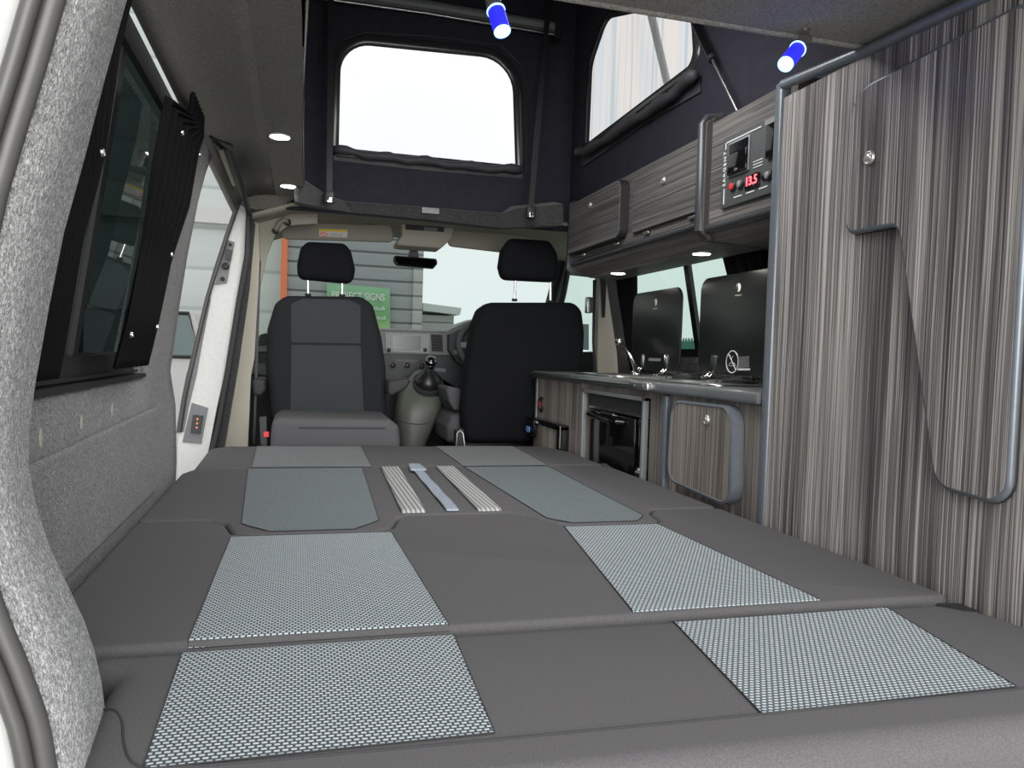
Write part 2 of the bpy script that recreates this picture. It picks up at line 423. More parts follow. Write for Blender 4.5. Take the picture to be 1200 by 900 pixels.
# D-pillar (near left), carpeted, bulging inward
edge = [(150, -20), (143, 0), (118, 90), (95, 180), (70, 270), (52, 360), (36, 450), (29, 500), (28, 545), (36, 590), (52, 640), (75, 690), (94, 730), (106, 765), (114, 800), (118, 830), (119, 860), (118, 905), (116, 960), (112, 1040)]
out_ = [(75, -20), (68, 0), (45, 80), (20, 160), (0, 228), (-15, 300), (-35, 400), (-45, 460), (-45, 520), (-38, 590), (-22, 660), (0, 720), (12, 750), (25, 780), (38, 815), (47, 840), (54, 870), (60, 905), (64, 960), (66, 1040)]
bm = B(); rows = []
for (e, o_) in zip(edge, out_):
    A = ony(e[0]-3, e[1], .84); Cc = ony(o_[0], o_[1], .60)
    R0 = Vector((lx(min(A.z, 1.4))-.0, .93, A.z)); E1 = A+Vector((-.012, .02, 0))
    mid = A.lerp(Cc, .5)+Vector((.004, 0, 0)); A2 = A.lerp(Cc, .12)+Vector((.004, 0, 0))
    rows.append([R0, R0.lerp(E1, .5)+Vector((.0, 0, 0)), E1, A, A2, mid, Cc])
grid(bm, rows); solid(struct('trim_2', bm, 'carpet_lit', 60), .006, 1)
# rubber door seal along the tailgate edge and painted body beyond
sp = [ony(p[0]-6, p[1], .59) for p in out_]
bm = B(); tube(bm, sp, .0075, 12); tube(bm, [p+Vector((-.008, -.012, 0)) for p in sp], .0055, 10); struct('trim_3', bm, 'rubber', 60)
bm = B(); rows = []
for p in sp: rows.append([p+Vector((-.006, .004, 0)), p+Vector((-.03, -.01, 0)), p+Vector((-.036, -.02, 0)), p+Vector((-.15, .0, 0)), p+Vector((-.2, .1, 0))])
grid(bm, rows); solid(struct('trim_4', bm, 'white', 50), .004)

# ceiling: carpeted lining with the roof aperture; left strip, rear part, right strip, front header
AX0, AX1, AY0, AY1 = -.003, 1.09, 1.245, 3.2
bm = B(); ZC = 1.45
out2 = [(-.16, .62), (1.46, .62), (1.46, 3.3), (-.16, 3.3)]
ap = [(AX0, AY0), (AX1, AY0), (AX1, 2.93), (.93, 3.07), (.77, AY1), (.17, AY1), (.06, 3.10), (AX0, 2.98)]
# fill ring by pieces
for q in ([(-.16, .62), (1.46, .62), (1.46, AY0), (-.16, AY0)], [(-.16, AY0), (AX0, AY0), (AX0, 2.98), (-.16, 2.98)],
          [(AX1, AY0), (1.46, AY0), (1.46, 2.93), (AX1, 2.93)]):
    pass
box(bm, -.10, 1.46, .62, AY0, ZC, ZC+.02); box(bm, -.10, AX0, AY0, 3.2, ZC, ZC+.02); box(bm, AX1, 1.46, AY0, 3.0, ZC, ZC+.02)
struct('ceiling', bm, 'carpet_dark')
bm = bmc; bmesh.ops.remove_doubles(bm, verts=bm.verts, dist=1e-5); solid(struct('trim_14', bm, 'carpet_dark', 75, None, False), .03, -1)
bm = B(); prism(bm, [ony(*p, 3.2) for p in [(268, 205), (272, 225), (284, 241), (300, 246), (325, 243), (343, 234), (352, 222), (352, 205)]], (0, .14, 0)); struct('trim_15', bm, 'carpet_dark')
bm = B(); rr = [(AX0, AY0), (AX1, AY0), (AX1, 2.98), (.93, 3.08), (.77, AY1), (.17, AY1), (.06, 3.1), (AX0, 2.98)]
tube(bm, [(AX0, 2.98, ZC+.006), (AX0, AY0, ZC+.006), (AX1, AY0, ZC+.006)], .011, 10)
struct('trim_5', bm, 'carpet_dark', 60)
# front header of the aperture (dark carpet, chamfered corners)
bm = B()
hd = [(345, 211), (358, 213), (382, 229), (404, 236), (500, 243), (589, 250), (606, 244), (640, 241), (660, 239)]
hb = [(345, 236), (349, 237), (378, 243), (412, 249), (500, 257), (588, 267), (610, 266), (640, 265), (660, 264)]
hy = [2.98, 2.98, 3.12, 3.2, 3.2, 3.2, 3.12, 3.03, 2.98]
rows = [[], [], [], []]
for a, b_, y in zip(hd, hb, hy):
    p, q = ony(*a, y), ony(*b_, y)
    rows[0].append(p+Vector((0, .12, .03))); rows[1].append(p); rows[2].append(q); rows[3].append(q+Vector((0, .12, .01)))
grid(bm, rows); struct('trim_6', bm, 'carpet_header', 30)
# beige cab headliner
bm = B(); rows = []
for t in range(9):
    u = t/8; x = -.25+u*1.675; r = []
    for k, (y, z) in enumerate([(3.2, 1.44), (3.3, 1.435), (3.5, 1.45), (3.75, 1.45), (3.9, 1.42)]):
        e = abs(u*2-1); r.append(Vector((x, y, z-.10*e**5)))
    rows.append(r)
grid(bm, rows); solid(struct('trim_7', bm, 'beige', 40, None, False), .01, -1)
# beige side cove left (above front passenger door) and right
bm = B()
prism(bm, [ony(*p, 3.45) for p in [(283, 262), (300, 243), (335, 228), (372, 236), (372, 262), (338, 264), (322, 276), (313, 298), (306, 330), (300, 360), (292, 360), (288, 300)]], (0, .03, 0))
struct('trim_8', bm, 'beige')

# right wall
RW = [(0, 1.43), (.78, 1.43), (.875, 1.42), (1.27, 1.34), (1.40, 1.29), (1.45, 1.22)]
def rx(z):
    for (a, b), (c, d) in zip(RW, RW[1:]):
        if z <= c: return b+(d-b)*(z-a)/(c-a)
    return 1.22
bm = B(); ys = [.62, 1.5, 2.0, 3.06, 3.3]
for (z0, x0), (z1, x1) in zip(RW[1:], RW[2:]):
    for y0, y1 in zip(ys, ys[1:]):
        if abs(z0-.875) < .01 and abs(y0-2.0) < .01: continue
        ngon(bm, [(x0, y0, z0), (x0, y1, z0), (x1, y1, z1), (x1, y0, z1)])
solid(struct('trim_13', bm, 'carpet', 30, None, False), .03, 1)
bm = B(); box(bm, 1.431, 1.475, .62, 3.3, 0, .775); struct('wall_right', bm, 'carpet')

# left window
def lwp(y, z, off=0): return Vector((lx(z)-off, y, z))
wt = thing('window_1', '', ''); del wt['label']; del wt['category']; wt['kind'] = 'structure'
bm = B(); ngon(bm, [lwp(.93, .775, .035), lwp(1.93, .775, .035), lwp(1.93, 1.39, .05), lwp(.93, 1.39, .05)])
obj('glass_pane', bm, 'dark_glass', wt)
bm = B()
def barbox(bm, a, b, w, h):
    a, b = Vector(a), Vector(b); t = (b-a).normalized(); u = t.cross(X_); u.normalize()
    s = [a-u*w/2, a+u*w/2]; prism(bm, [a-u*w/2, a+u*w/2, b+u*w/2, b-u*w/2], (h, 0, 0))
W0, W1 = (.95, 1.91)
a0, a1, a2, a3 = lwp(W0, .80, .03), lwp(W1, .80, .03), lwp(W1, 1.37, .045), lwp(W0, 1.37, .045)
for p, q in ((a0, a1), (a1, a2), (a2, a3), (a3, a0)): barbox(bm, p, q, .05, .012)
barbox(bm, lwp(1.45, .80, .035), lwp(1.45, 1.37, .05), .03, .010)
obj('window_frame', bm, 'black', wt)
bm = B(); box(bm, -.375, -.338, .93, 1.93, .772, .781); box(bm, -.36, -.35, .95, 1.9, .785, .79); obj('window_sill', bm, 'black', wt)
bm = B(); tube(bm, [onx(178.5, 9, -.245)+Vector((0, -.5, 0)), onx(178.5, 9, -.245), onx(227, 117, -.245)], .0035); o = tag(obj('curtain_rail', bm, 'steel', None, 60), 'thin silver curtain rail above the left side window', 'curtain rail')

# right window
wt = thing('window_2', '', ''); del wt['label']; del wt['category']; wt['kind'] = 'structure'
def rwp(y, z, off=0): return Vector((rx(z)+off, y, z))
bm = B(); ngon(bm, [rwp(2.0, .875, .02), rwp(3.06, .875, .02), rwp(3.06, 1.27, .02), rwp(2.0, 1.27, .02)]); obj('glass_pane', bm, 'sideglass', wt)
bm = B()
for p, q, w in ((rwp(2.0, .88), rwp(3.06, .88), .03), (rwp(3.05, .875), rwp(3.05, 1.27), .03), (rwp(2.0, 1.265), rwp(3.06, 1.265), .03), (rwp(2.55, .875), rwp(2.55, 1.27), .035), (rwp(2.015, .875), rwp(2.015, 1.27), .03)):
    barbox(bm, p, q, w, .015)
obj('window_frame', bm, 'black', wt)

# ================================================================== CURTAINS
def curtain(name, cols, label, group, npl=9, amp=.010, sidex=1, ring=()):
    """cols: list of (z, x, y0, y1) from top to bottom"""
    t = thing(name, label, 'curtain', (cols[-1][1], (cols[-1][2]+cols[-1][3])/2, cols[-1][0]), group)
    bm = B(); rows = []; n = npl*8
    # resample
    res = []
    for (a, b) in zip(cols, cols[1:]):
        for k in range(5):
            s = k/5; res.append([a[i]+(b[i]-a[i])*s for i in range(4)])
    res.append(list(cols[-1]))
    for (z, x, y0, y1) in res:
        rows.append([Vector((x+sidex*amp*math.sin(i/n*npl*2*PI+.6*math.sin(z*9)), y0+(y1-y0)*i/n, z)) for i in range(n+1)])
    grid(bm, rows); o = obj('cloth', bm, 'curtain', t, 80); solid(o, .0015)
    for i, p in enumerate(ring):
        bm = B(); cyl(bm, Vector(p)+Vector((sidex*.004, 0, 0)), (sidex, 0, 0), .0055, .004, 14, bev=.001); torus(bm, Vector(p)+Vector((sidex*.008, 0, 0)), (1, 0, 0), .004, .0012, 14, 6); obj('stud', bm, 'chrome', t, 60)
    return t
def K(u, v, x): return onx(u, v, x)
# near-left curtain, gathered
def ccol(pl, pr, xl):
    a = K(*pl, xl); b = K(*pr, xl); return ((a.z+b.z)/2, xl, a.y, b.y)
curtain('curtain', [(1.395, -.226, .96, 1.23), (1.25, -.250, 1.0, 1.2), ccol((97, 177), (120, 180), -.268), ccol((72, 270), (97, 270), -.285), ccol((52, 360), (82, 350), -.30), ccol((40, 450), (67, 440), -.318)],
        'black curtain hanging at the near end of the left side window', 'black curtains', 5, .006, 1, [K(113, 178, -.252), (-.214, 1.14, 1.36)])
curtain('curtain', [(1.375, -.225, 1.74, 1.93), (1.33, -.228, 1.74, 1.95), ccol((195, 155), (233, 150), -.235), ccol((180, 220), (222, 225), -.25), ccol((165, 300), (200, 300), -.278), ccol((147, 380), (183, 380), -.292), ccol((132, 430), (172, 430), -.312)],
        'black curtain gathered at the far end of the left side window', 'black curtains', 7, .006, 1,
        [K(209, 155, -.222), K(230, 181, -.222), K(149, 392, -.28), K(180, 383, -.28), K(197, 298, -.262)])
curtain('curtain', [(1.30, 1.31, 2.90, 3.12), (1.1, 1.335, 2.92, 3.10), (.8, 1.395, 2.94, 3.08)], 'black curtain at the front end of the kitchen window, left of the smaller lid', 'black curtains', 6, .012, -1)
curtain('curtain', [(1.30, 1.30, 1.75, 2.28), (1.1, 1.335, 1.75, 2.22), (.8, 1.395, 1.75, 2.2)], 'black curtain beside the tall cabinet, behind the larger lid', 'black curtains', 8, .012, -1)

# ================================================================== BED
BZ = .50
def cushion(outline, rad, label, r=.022, z0=.40, z1=BZ):
    t = thing('bed_cushion', label, 'cushion', (sum(p[0] for p in outline)/len(outline), sum(p[1] for p in outline)/len(outline), z0), 'bed cushions')
    bm = B(); pts = dens(rpoly(outline, rad, 6), .05)
    pillow(bm, pts, (0, 0, z0), X_, Y_, Z_, z1-z0, r, True, 6)
    obj('cushion_body', bm, 'fabric', t, 50); return t
def panel(t, quad_l, quad_r, ya, yb, m, r, ca=None, cb=None, z1=BZ, label=None, corner=None, wob=0):
    """patterned panel: left edge x from quad_l=(x at ya, x at yb); follows the cushion's rounded ends"""
    bm = B(); rows = []; n = 40
    def zz(y):
        z = z1
        for e, s in ((ca, 1), (cb, -1)):
            if e is None: continue
            d = (y-e)*s
            if d < r: d = max(d, 0); z = z1-r+math.sqrt(max(0, r*r-(r-d)**2))
        return z+.0012
    for j in range(n+1):
        v = j/n
        if v < .2: v = .2*(v/.2)**1.6
        y = ya+(yb-ya)*v; xl = quad_l[0]+(quad_l[1]-quad_l[0])*v+wob*math.sin(PI*v); xr = quad_r[0]+(quad_r[1]-quad_r[0])*v-wob*math.sin(PI*v)
        if corner:
            c, side = corner
            d = y-ya
            if d < c: k = (c-d); xl += k*.75; xr -= k*.75
        rows.append([Vector((xl+(xr-xl)*i/10, y, zz(y))) for i in range(11)])
    L = [r_[0]+Vector((0, 0, .0006)) for r_ in rows]; R_ = [r_[-1]+Vector((0, 0, .0006)) for r_ in rows]
    lo = [p+Vector((0, 0, .0006)) for p in rows[0]]; hi = [p+Vector((0, 0, .0006)) for p in rows[-1]]
    grid(bm, rows); o = obj('fabric_panel', bm, m, t, 60)
    if label: o['label'] = label
    bm = B(); tube(bm, L+hi[1:-1]+list(reversed(R_))+list(reversed(lo))[1:-1], .0006, 6, True); obj('stitching', bm, 'seam', o)
    return o
# cushion 1 - nearest
c1 = cushion([(-.185, .60), (.992, .57), (.990, .78), (.985, .87), (.93, .935), (-.225, .948), (-.225, .90), (-.185, .88)], .03,
             'nearest bed cushion with two pale checked fabric panels and plain front edge', .03)
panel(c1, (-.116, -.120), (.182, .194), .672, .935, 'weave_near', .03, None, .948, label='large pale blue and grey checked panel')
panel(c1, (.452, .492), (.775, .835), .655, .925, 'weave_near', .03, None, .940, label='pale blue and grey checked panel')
def chaik(P, k=3):
    P = [Vector(p) for p in P]
    for _ in range(k):
        Q = [P[0]]
        for a, b in zip(P, P[1:]): Q += [a.lerp(b, .25), a.lerp(b, .75)]
        P = Q+[P[-1]]
    return P
bm = B(); tube(bm, chaik([(1.0, .647, BZ+.0005), (.45, .655, BZ+.0005), (-.10, .668, BZ+.0005), (-.125, .68, BZ+.0005), (-.14, .72, BZ), (-.15, .77, BZ), (-.165, .80, BZ-.001), (-.185, .81, BZ-.008)]), .0013, 6); obj('piping', bm, 'seam', c1)
# cushion 2
NOTCH = [(.81, 1.633), (.785, 1.60), (.768, 1.515), (.74, 1.493), (.56, 1.493), (.53, 1.51), (.49, 1.60), (.465, 1.633), (.235, 1.633), (.208, 1.605), (.185, 1.52), (.155, 1.493), (-.078, 1.493), (-.112, 1.512), (-.132, 1.60), (-.165, 1.633)]
c2 = cushion([(-.302, .955), (.985, .95), (.985, 1.12), (.985, 1.631)]+[(x_, y_-.002) for x_, y_ in NOTCH]+[(-.302, 1.631)],
             .018, 'second bed cushion from the front of the picture, with notches along its far edge', .012)
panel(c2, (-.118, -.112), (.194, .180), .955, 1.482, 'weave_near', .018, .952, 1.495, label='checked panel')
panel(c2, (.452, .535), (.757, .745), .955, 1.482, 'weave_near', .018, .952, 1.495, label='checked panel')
# cushion 3 with two tongues
c3 = cushion([(-.302, 1.637)]+[(x_, y_+.003) for x_, y_ in reversed(NOTCH)]+[(.985, 1.637), (.985, 2.28), (.95, 2.325), (-.22, 2.325), (-.285, 2.30), (-.302, 2.24)],
             .02, 'third bed cushion with teal checked panels, two rounded tongues and seat belts across it', .012)
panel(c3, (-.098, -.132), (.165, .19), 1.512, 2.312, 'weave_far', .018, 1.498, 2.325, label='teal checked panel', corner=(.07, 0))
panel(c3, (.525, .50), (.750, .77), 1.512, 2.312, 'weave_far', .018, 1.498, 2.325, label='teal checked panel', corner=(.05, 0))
# cushion 4
c4 = cushion([(-.285, 2.335), (.985, 2.335), (.985, 2.68), (.935, 2.85), (-.23, 2.85), (-.29, 2.78)], .03, 'farthest bed cushion, just behind the front seats', .022)
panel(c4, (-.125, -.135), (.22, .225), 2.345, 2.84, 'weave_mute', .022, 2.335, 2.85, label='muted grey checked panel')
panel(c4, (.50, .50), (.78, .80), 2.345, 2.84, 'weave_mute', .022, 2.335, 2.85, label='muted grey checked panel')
# bed base
bm = B(); box(bm, -.30, .975, .97, 2.74, 0, .40); tag(obj('bed_platform', bm, 'carpet_dark'), 'dark carpeted box platform under the bed cushions', 'platform')
bm = B(); pillow(bm, rpoly([(.945, .925), (.995, .90), (.995, .945), (.955, .952)], .006), (0, 0, .46), X_, Y_, Z_, .03, .005); tag(obj('hinge_bracket', bm, 'black', None, 40), 'small black hinge bracket in the gap at the right edge of the bed', 'bracket')
bm = B(); box(bm, -.15, .975, .66, .965, 0, .40); tag(obj('rear_shelf', bm, 'carpet_dark'), 'dark carpeted rear shelf under the nearest cushion', 'shelf')
# seat belts lying over cushion 3
def webbing_mat(name, a, b, pitch=.009):
    return stripes(name, a, b, pitch, 'x', .35, .7, .05)
MT['web'] = webbing_mat('grey_ribbed_webbing', (.42, .42, .41), (.17, .17, .17), .0105)
MT['webblue'] = plain('blue_grey_webbing', (.27, .31, .36), .6, noise=.2, nscale=120)
def belt(x0, x1, y0, y1, m, label, d0=0, d1=0, lift=.0):
    t = thing('lap_belt', label, 'seat belt', ((x0+x1)/2, y0, BZ), 'lap belts on the bed')
    bm = B(); rows = []
    for j in range(41):
        v = j/40; y = y0+(y1-y0)*v
        zb = BZ+.0035
        for e, s in ((1.645, 1), (2.325, -1)):
            d = (y-e)*s
            if d < .018: zb = min(zb, BZ+.0035-.018+math.sqrt(max(0, .018**2-(.018-max(d, 0))**2)))
        dx = d0+(d1-d0)*v; zb += lift*math.sin(v*PI*3)**2
        rows.append([Vector((x0+dx+(x1-x0)*i/6, y, zb)) for i in range(7)])
    grid(bm, rows); o = obj('webbing', bm, m, t, 60); solid(o, .0016, 1); return t
belt(.222, .275, 1.652, 2.32, 'web', 'wide grey ribbed belt on the bed, left of the three', 0, .022)
belt(.392, .446, 1.652, 2.32, 'web', 'wide grey ribbed belt on the bed, right of the three', 0, .018)
t = belt(.322, .350, 1.655, 2.26, 'webblue', 'narrow blue-grey belt with end tab, between the two wide belts', 0, .008, .002)
bm = B(); pillow(bm, rpoly([(.318, 2.20), (.366, 2.20), (.362, 2.315), (.328, 2.315)], .006), (0, 0, BZ+.006), X_, Y_, Z_, .006, .002); obj('end_tab', bm, 'webblue', t, 40)

# ================================================================== TALL CABINET
XF = 1.0
t = thing('tall_cabinet', 'tall striped grey woodgrain cabinet filling the right side', 'cabinet', (1.2, 1.1, 0))
bm = B(); box(bm, XF, 1.425, .62, 1.475, 0, .78); box(bm, XF, 1.215, .62, 1.475, .78, 1.425); box(bm, 1.215, 1.30, .62, 1.475, .78, 1.3)
obj('carcass', bm, 'lam', t)
bm = B(); box(bm, XF-.006, XF+.02, 1.47, 1.497, 0, 1.462, .006); obj('edge_trim', bm, 'alu', t, 40)
bm = B()
tube(bm, [(XF, 1.475, 1.455), (XF, 1.2, 1.432), (XF, .9, 1.42)], .011, 12); obj('top_trim', bm, 'alu', t, 60)
# stowed leaf table
lt = thing('folding_table', 'stowed woodgrain table leaf with stepped outline hung on the tall cabinet', 'table', (XF, 1.0, .66))
ol = [(1.228, 1.346), (1.228, 1.108), (1.105, 1.098), (.995, .672), (.865, .660), (.86, 1.0), (.80, 1.36), (.80, 1.385)]
ol = [(1.230, 1.355), (1.230, 1.102), (1.098, 1.100), (.990, .668), (.868, .660), (.868, 1.372)]
rad = [.05, .02, .03, .035, .03, .03]
o2 = dens(rpoly(ol, rad, 7), .2)
bm = B(); prism(bm, [(XF-.0175, p.x, p.y) for p in o2], (.0165, 0, 0)); obj('leaf', bm, 'lam', lt)
bm = B(); tube(bm, [(XF-.0095, p.x, p.y) for p in rpoly(ol, rad, 7)], .0075, 10, True)
for v in bm.verts: v.co.x = XF-.0095+(v.co.x-(XF-.0095))*1.0
obj('edge_trim', bm, 'alu', lt, 60)
bm = B(); tube(bm, [(XF-.0056, p.x, p.y) for p in inset(rpoly(ol, rad, 7), -.003)], .0055, 8, True); obj('shadow_gap_line', bm, 'black', lt, 60)  # black outline standing in for the shadow gap around the leaf
def lock(parent, p, r=.011, ax=(-1, 0, 0), name='push_lock'):
    p = Vector(p); bm = B(); a = Vector(ax)
    cyl(bm, p, a, r, .004, 24, bev=.001); torus(bm, p+a*.004, a, r*.82, r*.16, 24, 6); cyl(bm, p+a*.003, a, r*.55, .004, 20, bev=.001)
    obj(name, bm, 'lockmetal', parent, 60)
lock(lt, onx(1020, 185, XF-.018), .0125)

# ================================================================== KITCHEN UNIT
t = thing('kitchen_unit', 'low striped grey woodgrain kitchen base cabinet under the worktop', 'cabinet', (1.2, 2.3, 0))
bm = B(); YK1 = 3.20
box(bm, XF+.01, 1.40, 1.5, 2.08, 0, .755); box(bm, XF+.005, 1.40, 2.64, YK1, 0, .755); box(bm, XF+.01, 1.40, 2.08, 2.64, .735, .755); box(bm, XF+.005, 1.40, 2.08, 2.64, 0, .45); box(bm, 1.38, 1.40, 2.08, 2.64, .45, .735)
obj('carcass', bm, 'lamin', t)
bm = B(); box(bm, XF-.005, XF+.02, 1.955, 1.985, 0, .752, .005); obj('edge_trim', bm, 'alu', t, 40)
bm = B(); box(bm, XF, XF+.01, 3.185, 3.205, 0, .752, .003); obj('edge_trim', bm, 'alu', t, 40)
# cupboard door (rounded, thick edge)
d = rpoly([(1.59, .742), (1.885, .738), (1.893, .528), (1.575, .515)], .045, 8)
bm = B(); prism(bm, [(XF-.022, p.x, p.y) for p in d], (.02, 0, 0)); door = obj('door', bm, 'lamin', t)
bm = B(); pts = d
rings = [[(XF-.0215, p.x, p.y) for p in inset(d, .003)], [(XF-.0245, p.x, p.y) for p in inset(d, 0)], [(XF-.022, p.x, p.y) for p in inset(d, -.006)], [(XF+.008, p.x, p.y) for p in inset(d, -.006)]]
vs = [[bm.verts.new(p) for p in r] for r in rings]
for A, Bq in zip(vs, vs[1:]):
    for k in range(len(A)): bm.faces.new((A[k], A[(k+1) % len(A)], Bq[(k+1) % len(A)], Bq[k]))
obj('edge_trim', bm, 'alu', door, 50)
lock(door, onx(829, 492, XF-.022), .0125)
# red-ringed socket on left
p = onx(635, 474, XF+.005); s = thing('power_socket', 'round black power socket with red markings on the cabinet left of the oven', 'socket', p)
bm = B(); pillow(bm, rpoly([(-.026, -.033), (.026, -.033), (.026, .033), (-.026, .033)], .024), p, Y_, Z_, -X_, .008, .003, False); obj('housing', bm, 'black', s, 50)
bm = B(); torus(bm, p+Vector((-.008, 0, 0)), X_, .012, .0014, 20, 6); obj('ring', bm, 'red', s, 60)
bm = B(); cyl(bm, p+Vector((-.006, 0, -.014)), -X_, .006, .004); obj('button', bm, 'steel', s, 60)
# worktop
bm = B()
wp = [(.985, 3.215), (.985, 2.10), (.975, 1.98), (.978, 1.87), (.985, 1.75), (.985, 1.5), (1.41, 1.5), (1.41, 3.215)]
pillow(bm, dens(rpoly(wp, [.01, .05, .05, .05, .05, 0, 0, 0], 5), .1), (0, 0, .757), X_, Y_, Z_, .028, .008, True, 4)
t = thing('worktop', 'grey kitchen worktop with curved aluminium front edge', 'worktop', (1.2, 2.3, .757)); obj('slab', bm, 'worktop', t, 40)
bm = B(); tube(bm, [(.980, 3.21, .772), (.980, 2.6, .772), (.980, 2.14, .772)], .009, 10); obj('silver_rail', bm, 'steel', t, 60)
bm = B(); box(bm, .966, .985, 2.02, 2.15, .760, .783, .003)
for yy in (2.05, 2.11): cyl(bm, (.966, yy, .771), -X_, .004, .001)
obj('rail_end', bm, 'steel', t, 40)
# steel sink + hob recess with lids
def glasslid(name, hobname, y0, y1, ztop, xh, label, lab2, big):
    zt = .786
    h = thing(hobname, lab2, 'sink' if not big else 'hob', (1.2, (y0+y1)/2, zt))
    pts = rpoly([(1.04, y0), (1.38, y0), (1.38, y1), (1.04, y1)], .05)
    bm = B(); pillow(bm, pts, (0, 0, zt), X_, Y_, Z_, .005, .002, False, 3); obj('steel_top', bm, 'steel', h, 40)
    if not big:
        bm = B(); cyl(bm, (1.2, (y0+y1)/2, zt+.0045), Z_, .125, .002, 40); obj('bowl', bm, 'blackrough', h)
    else:
        for yy in (y0+.12, y1-.1):
            bm = B(); cyl(bm, (1.2, yy, zt+.004), Z_, .045, .012, 24, bev=.002); obj('burner', bm, 'blackrough', h, 50)
            bm = B(); torus(bm, (1.2, yy, zt+.02), Z_, .05, .003, 24, 6)
            for q in range(4):
                a = q*PI/2; tube(bm, [(1.2+math.cos(a)*.02, yy+math.sin(a)*.02, zt+.024), (1.2+math.cos(a)*.07, yy+math.sin(a)*.07, zt+.024), (1.2+math.cos(a)*.07, yy+math.sin(a)*.07, zt+.004)], .0025, 6)
            obj('pan_support', bm, 'black', h, 60)
    l = thing(name, label, 'lid', (xh, (y0+y1)/2, zt+.005), 'raised black glass lids')
    pts = rpoly([(y0, zt+.022), (y1, zt+.022), (y1, ztop), (y0, ztop)], .045, 8)
    bm = B(); pillow(bm, pts, (xh+.002, 0, 0), Y_, Z_, -X_, .007, .0025, True, 3); obj('glass_panel', bm, 'lidglass', l, 40)
    for yy in ((y0+.11, y1-.10) if big else (y0+.10, y1-.10)):
        bm = B(); prism(bm, [(xh-.0055, a, b) for a, b in rpoly([(yy-.009, zt+.026), (yy+.009, zt+.026), (yy+.009, zt+.085), (yy-.009, zt+.085)], .008)], (-.004, 0, 0))
        tube(bm, [(xh-.009, yy-.012, zt+.03), (xh-.02, yy-.012, zt+.018), (xh-.045, yy-.012, zt+.008)], .004, 8)
        tube(bm, [(xh-.009, yy+.012, zt+.03), (xh-.02, yy+.012, zt+.018), (xh-.045, yy+.012, zt+.008)], .004, 8)
        box(bm, xh-.055, xh-.025, yy-.017, yy+.017, zt+.004, zt+.009)
        obj('hinge', bm, 'chrome', l, 50)
    yc = (y0+y1)/2+(.0 if not big else .03)
    bm = B(); cyl(bm, (xh-.0055, yc, ztop-.045), -X_, .013, .001, 24); o = obj('round_emblem', bm, 'whitegraphic', l)
    bm = B(); prism(bm, [(xh-.007, yc+.004+a, ztop-.045+b) for a, b in [(-.006, -.010), (.004, -.012), (.007, .0), (.0, .011), (-.001, 0)]], (-.0006, 0, 0)); obj('flame_mark', bm, 'black', o)
    bm = B(); box(bm, xh-.0062, xh-.0052, yc-.018, yc+.018, ztop-.071, ztop-.067); obj('print', bm, 'greyprint', l)
    return l
XH = 1.30
l1 = glasslid('glass_lid', 'sink', 2.455, 2.865, 1.112, XH, 'smaller raised black glass lid over the sink, beside the tap', 'steel sink top set in the worktop below the smaller lid', False)
bm = B(); box(bm, XH-.0062, XH-.0052, 2.60, 2.70, zt if False else .845, .856); obj('print', bm, 'greyprint', l1)
l2 = glasslid('glass_lid', 'hob', 1.80, 2.325, 1.125, XH, 'larger raised black glass lid over the hob, beside the tall cabinet', 'steel hob top set in the worktop below the larger lid', True)
# warning circle and text block on the larger lid
p = onx(858, 424, XH-.006); bm = B(); torus(bm, p, X_, .034, .0018, 32, 6); tube(bm, [p+Vector((0, .022, .024)), p+Vector((0, -.022, -.024))], .0016, 6); obj('warning_symbol', bm, 'whitegraphic', l2)
bm = B(); tube(bm, [p+Vector((0, -.018, -.012)), p+Vector((0, .018, -.012)), p+Vector((0, .014, -.004)), p+Vector((0, -.014, -.004))], .001, 6, True); tube(bm, [p+Vector((0, 0, -.004)), p+Vector((0, .004, .01)), p+Vector((0, -.002, .018))], .001, 6); obj('warning_symbol', bm, 'whitegraphic', l2)
bm = B()
for k in range(7):
    a, b = onx(865+ (0), 421+k*1.9-1.5, XH-.0058), onx(878, 420+k*1.9-1.5, XH-.0058); prism(bm, [a, b, b+Vector((0, 0, .0025)), a+Vector((0, 0, .0025))], (-.0004, 0, 0))
obj('printed_lines', bm, 'greyprint', l2)
a, b = onx(864.5, 434, XH-.0058), onx(879, 434, XH-.0058); bm = B(); prism(bm, [a, b, b+Vector((0, 0, .006)), a+Vector((0, 0, .006))], (-.0005, 0, 0)); obj('printed_bar', bm, 'whitegraphic', l2)
# tap
t = thing('tap', 'slim chrome tap rising from the worktop left of the smaller lid', 'tap', (1.22, 2.90, .787))
pp = [onx(u, v, 1.22) for u, v in [(746, 437), (744, 430), (739, 418), (732, 407), (726, 401)]]
bm = B(); tube(bm, pp, [.012, .009, .008, .008, .008], 12); obj('spout', bm, 'chrome', t, 60)
bm = B(); cyl(bm, pp[0]+Vector((0, 0, -.012)), Z_, .018, .012, 20, bev=.002); obj('base', bm, 'chrome', t, 60)
bm = B(); cyl(bm, pp[-1]+Vector((0, -.014, 0)), (0, 1, .1), .013, .032, 16, bev=.003); obj('nozzle', bm, 'chrome', t, 60)
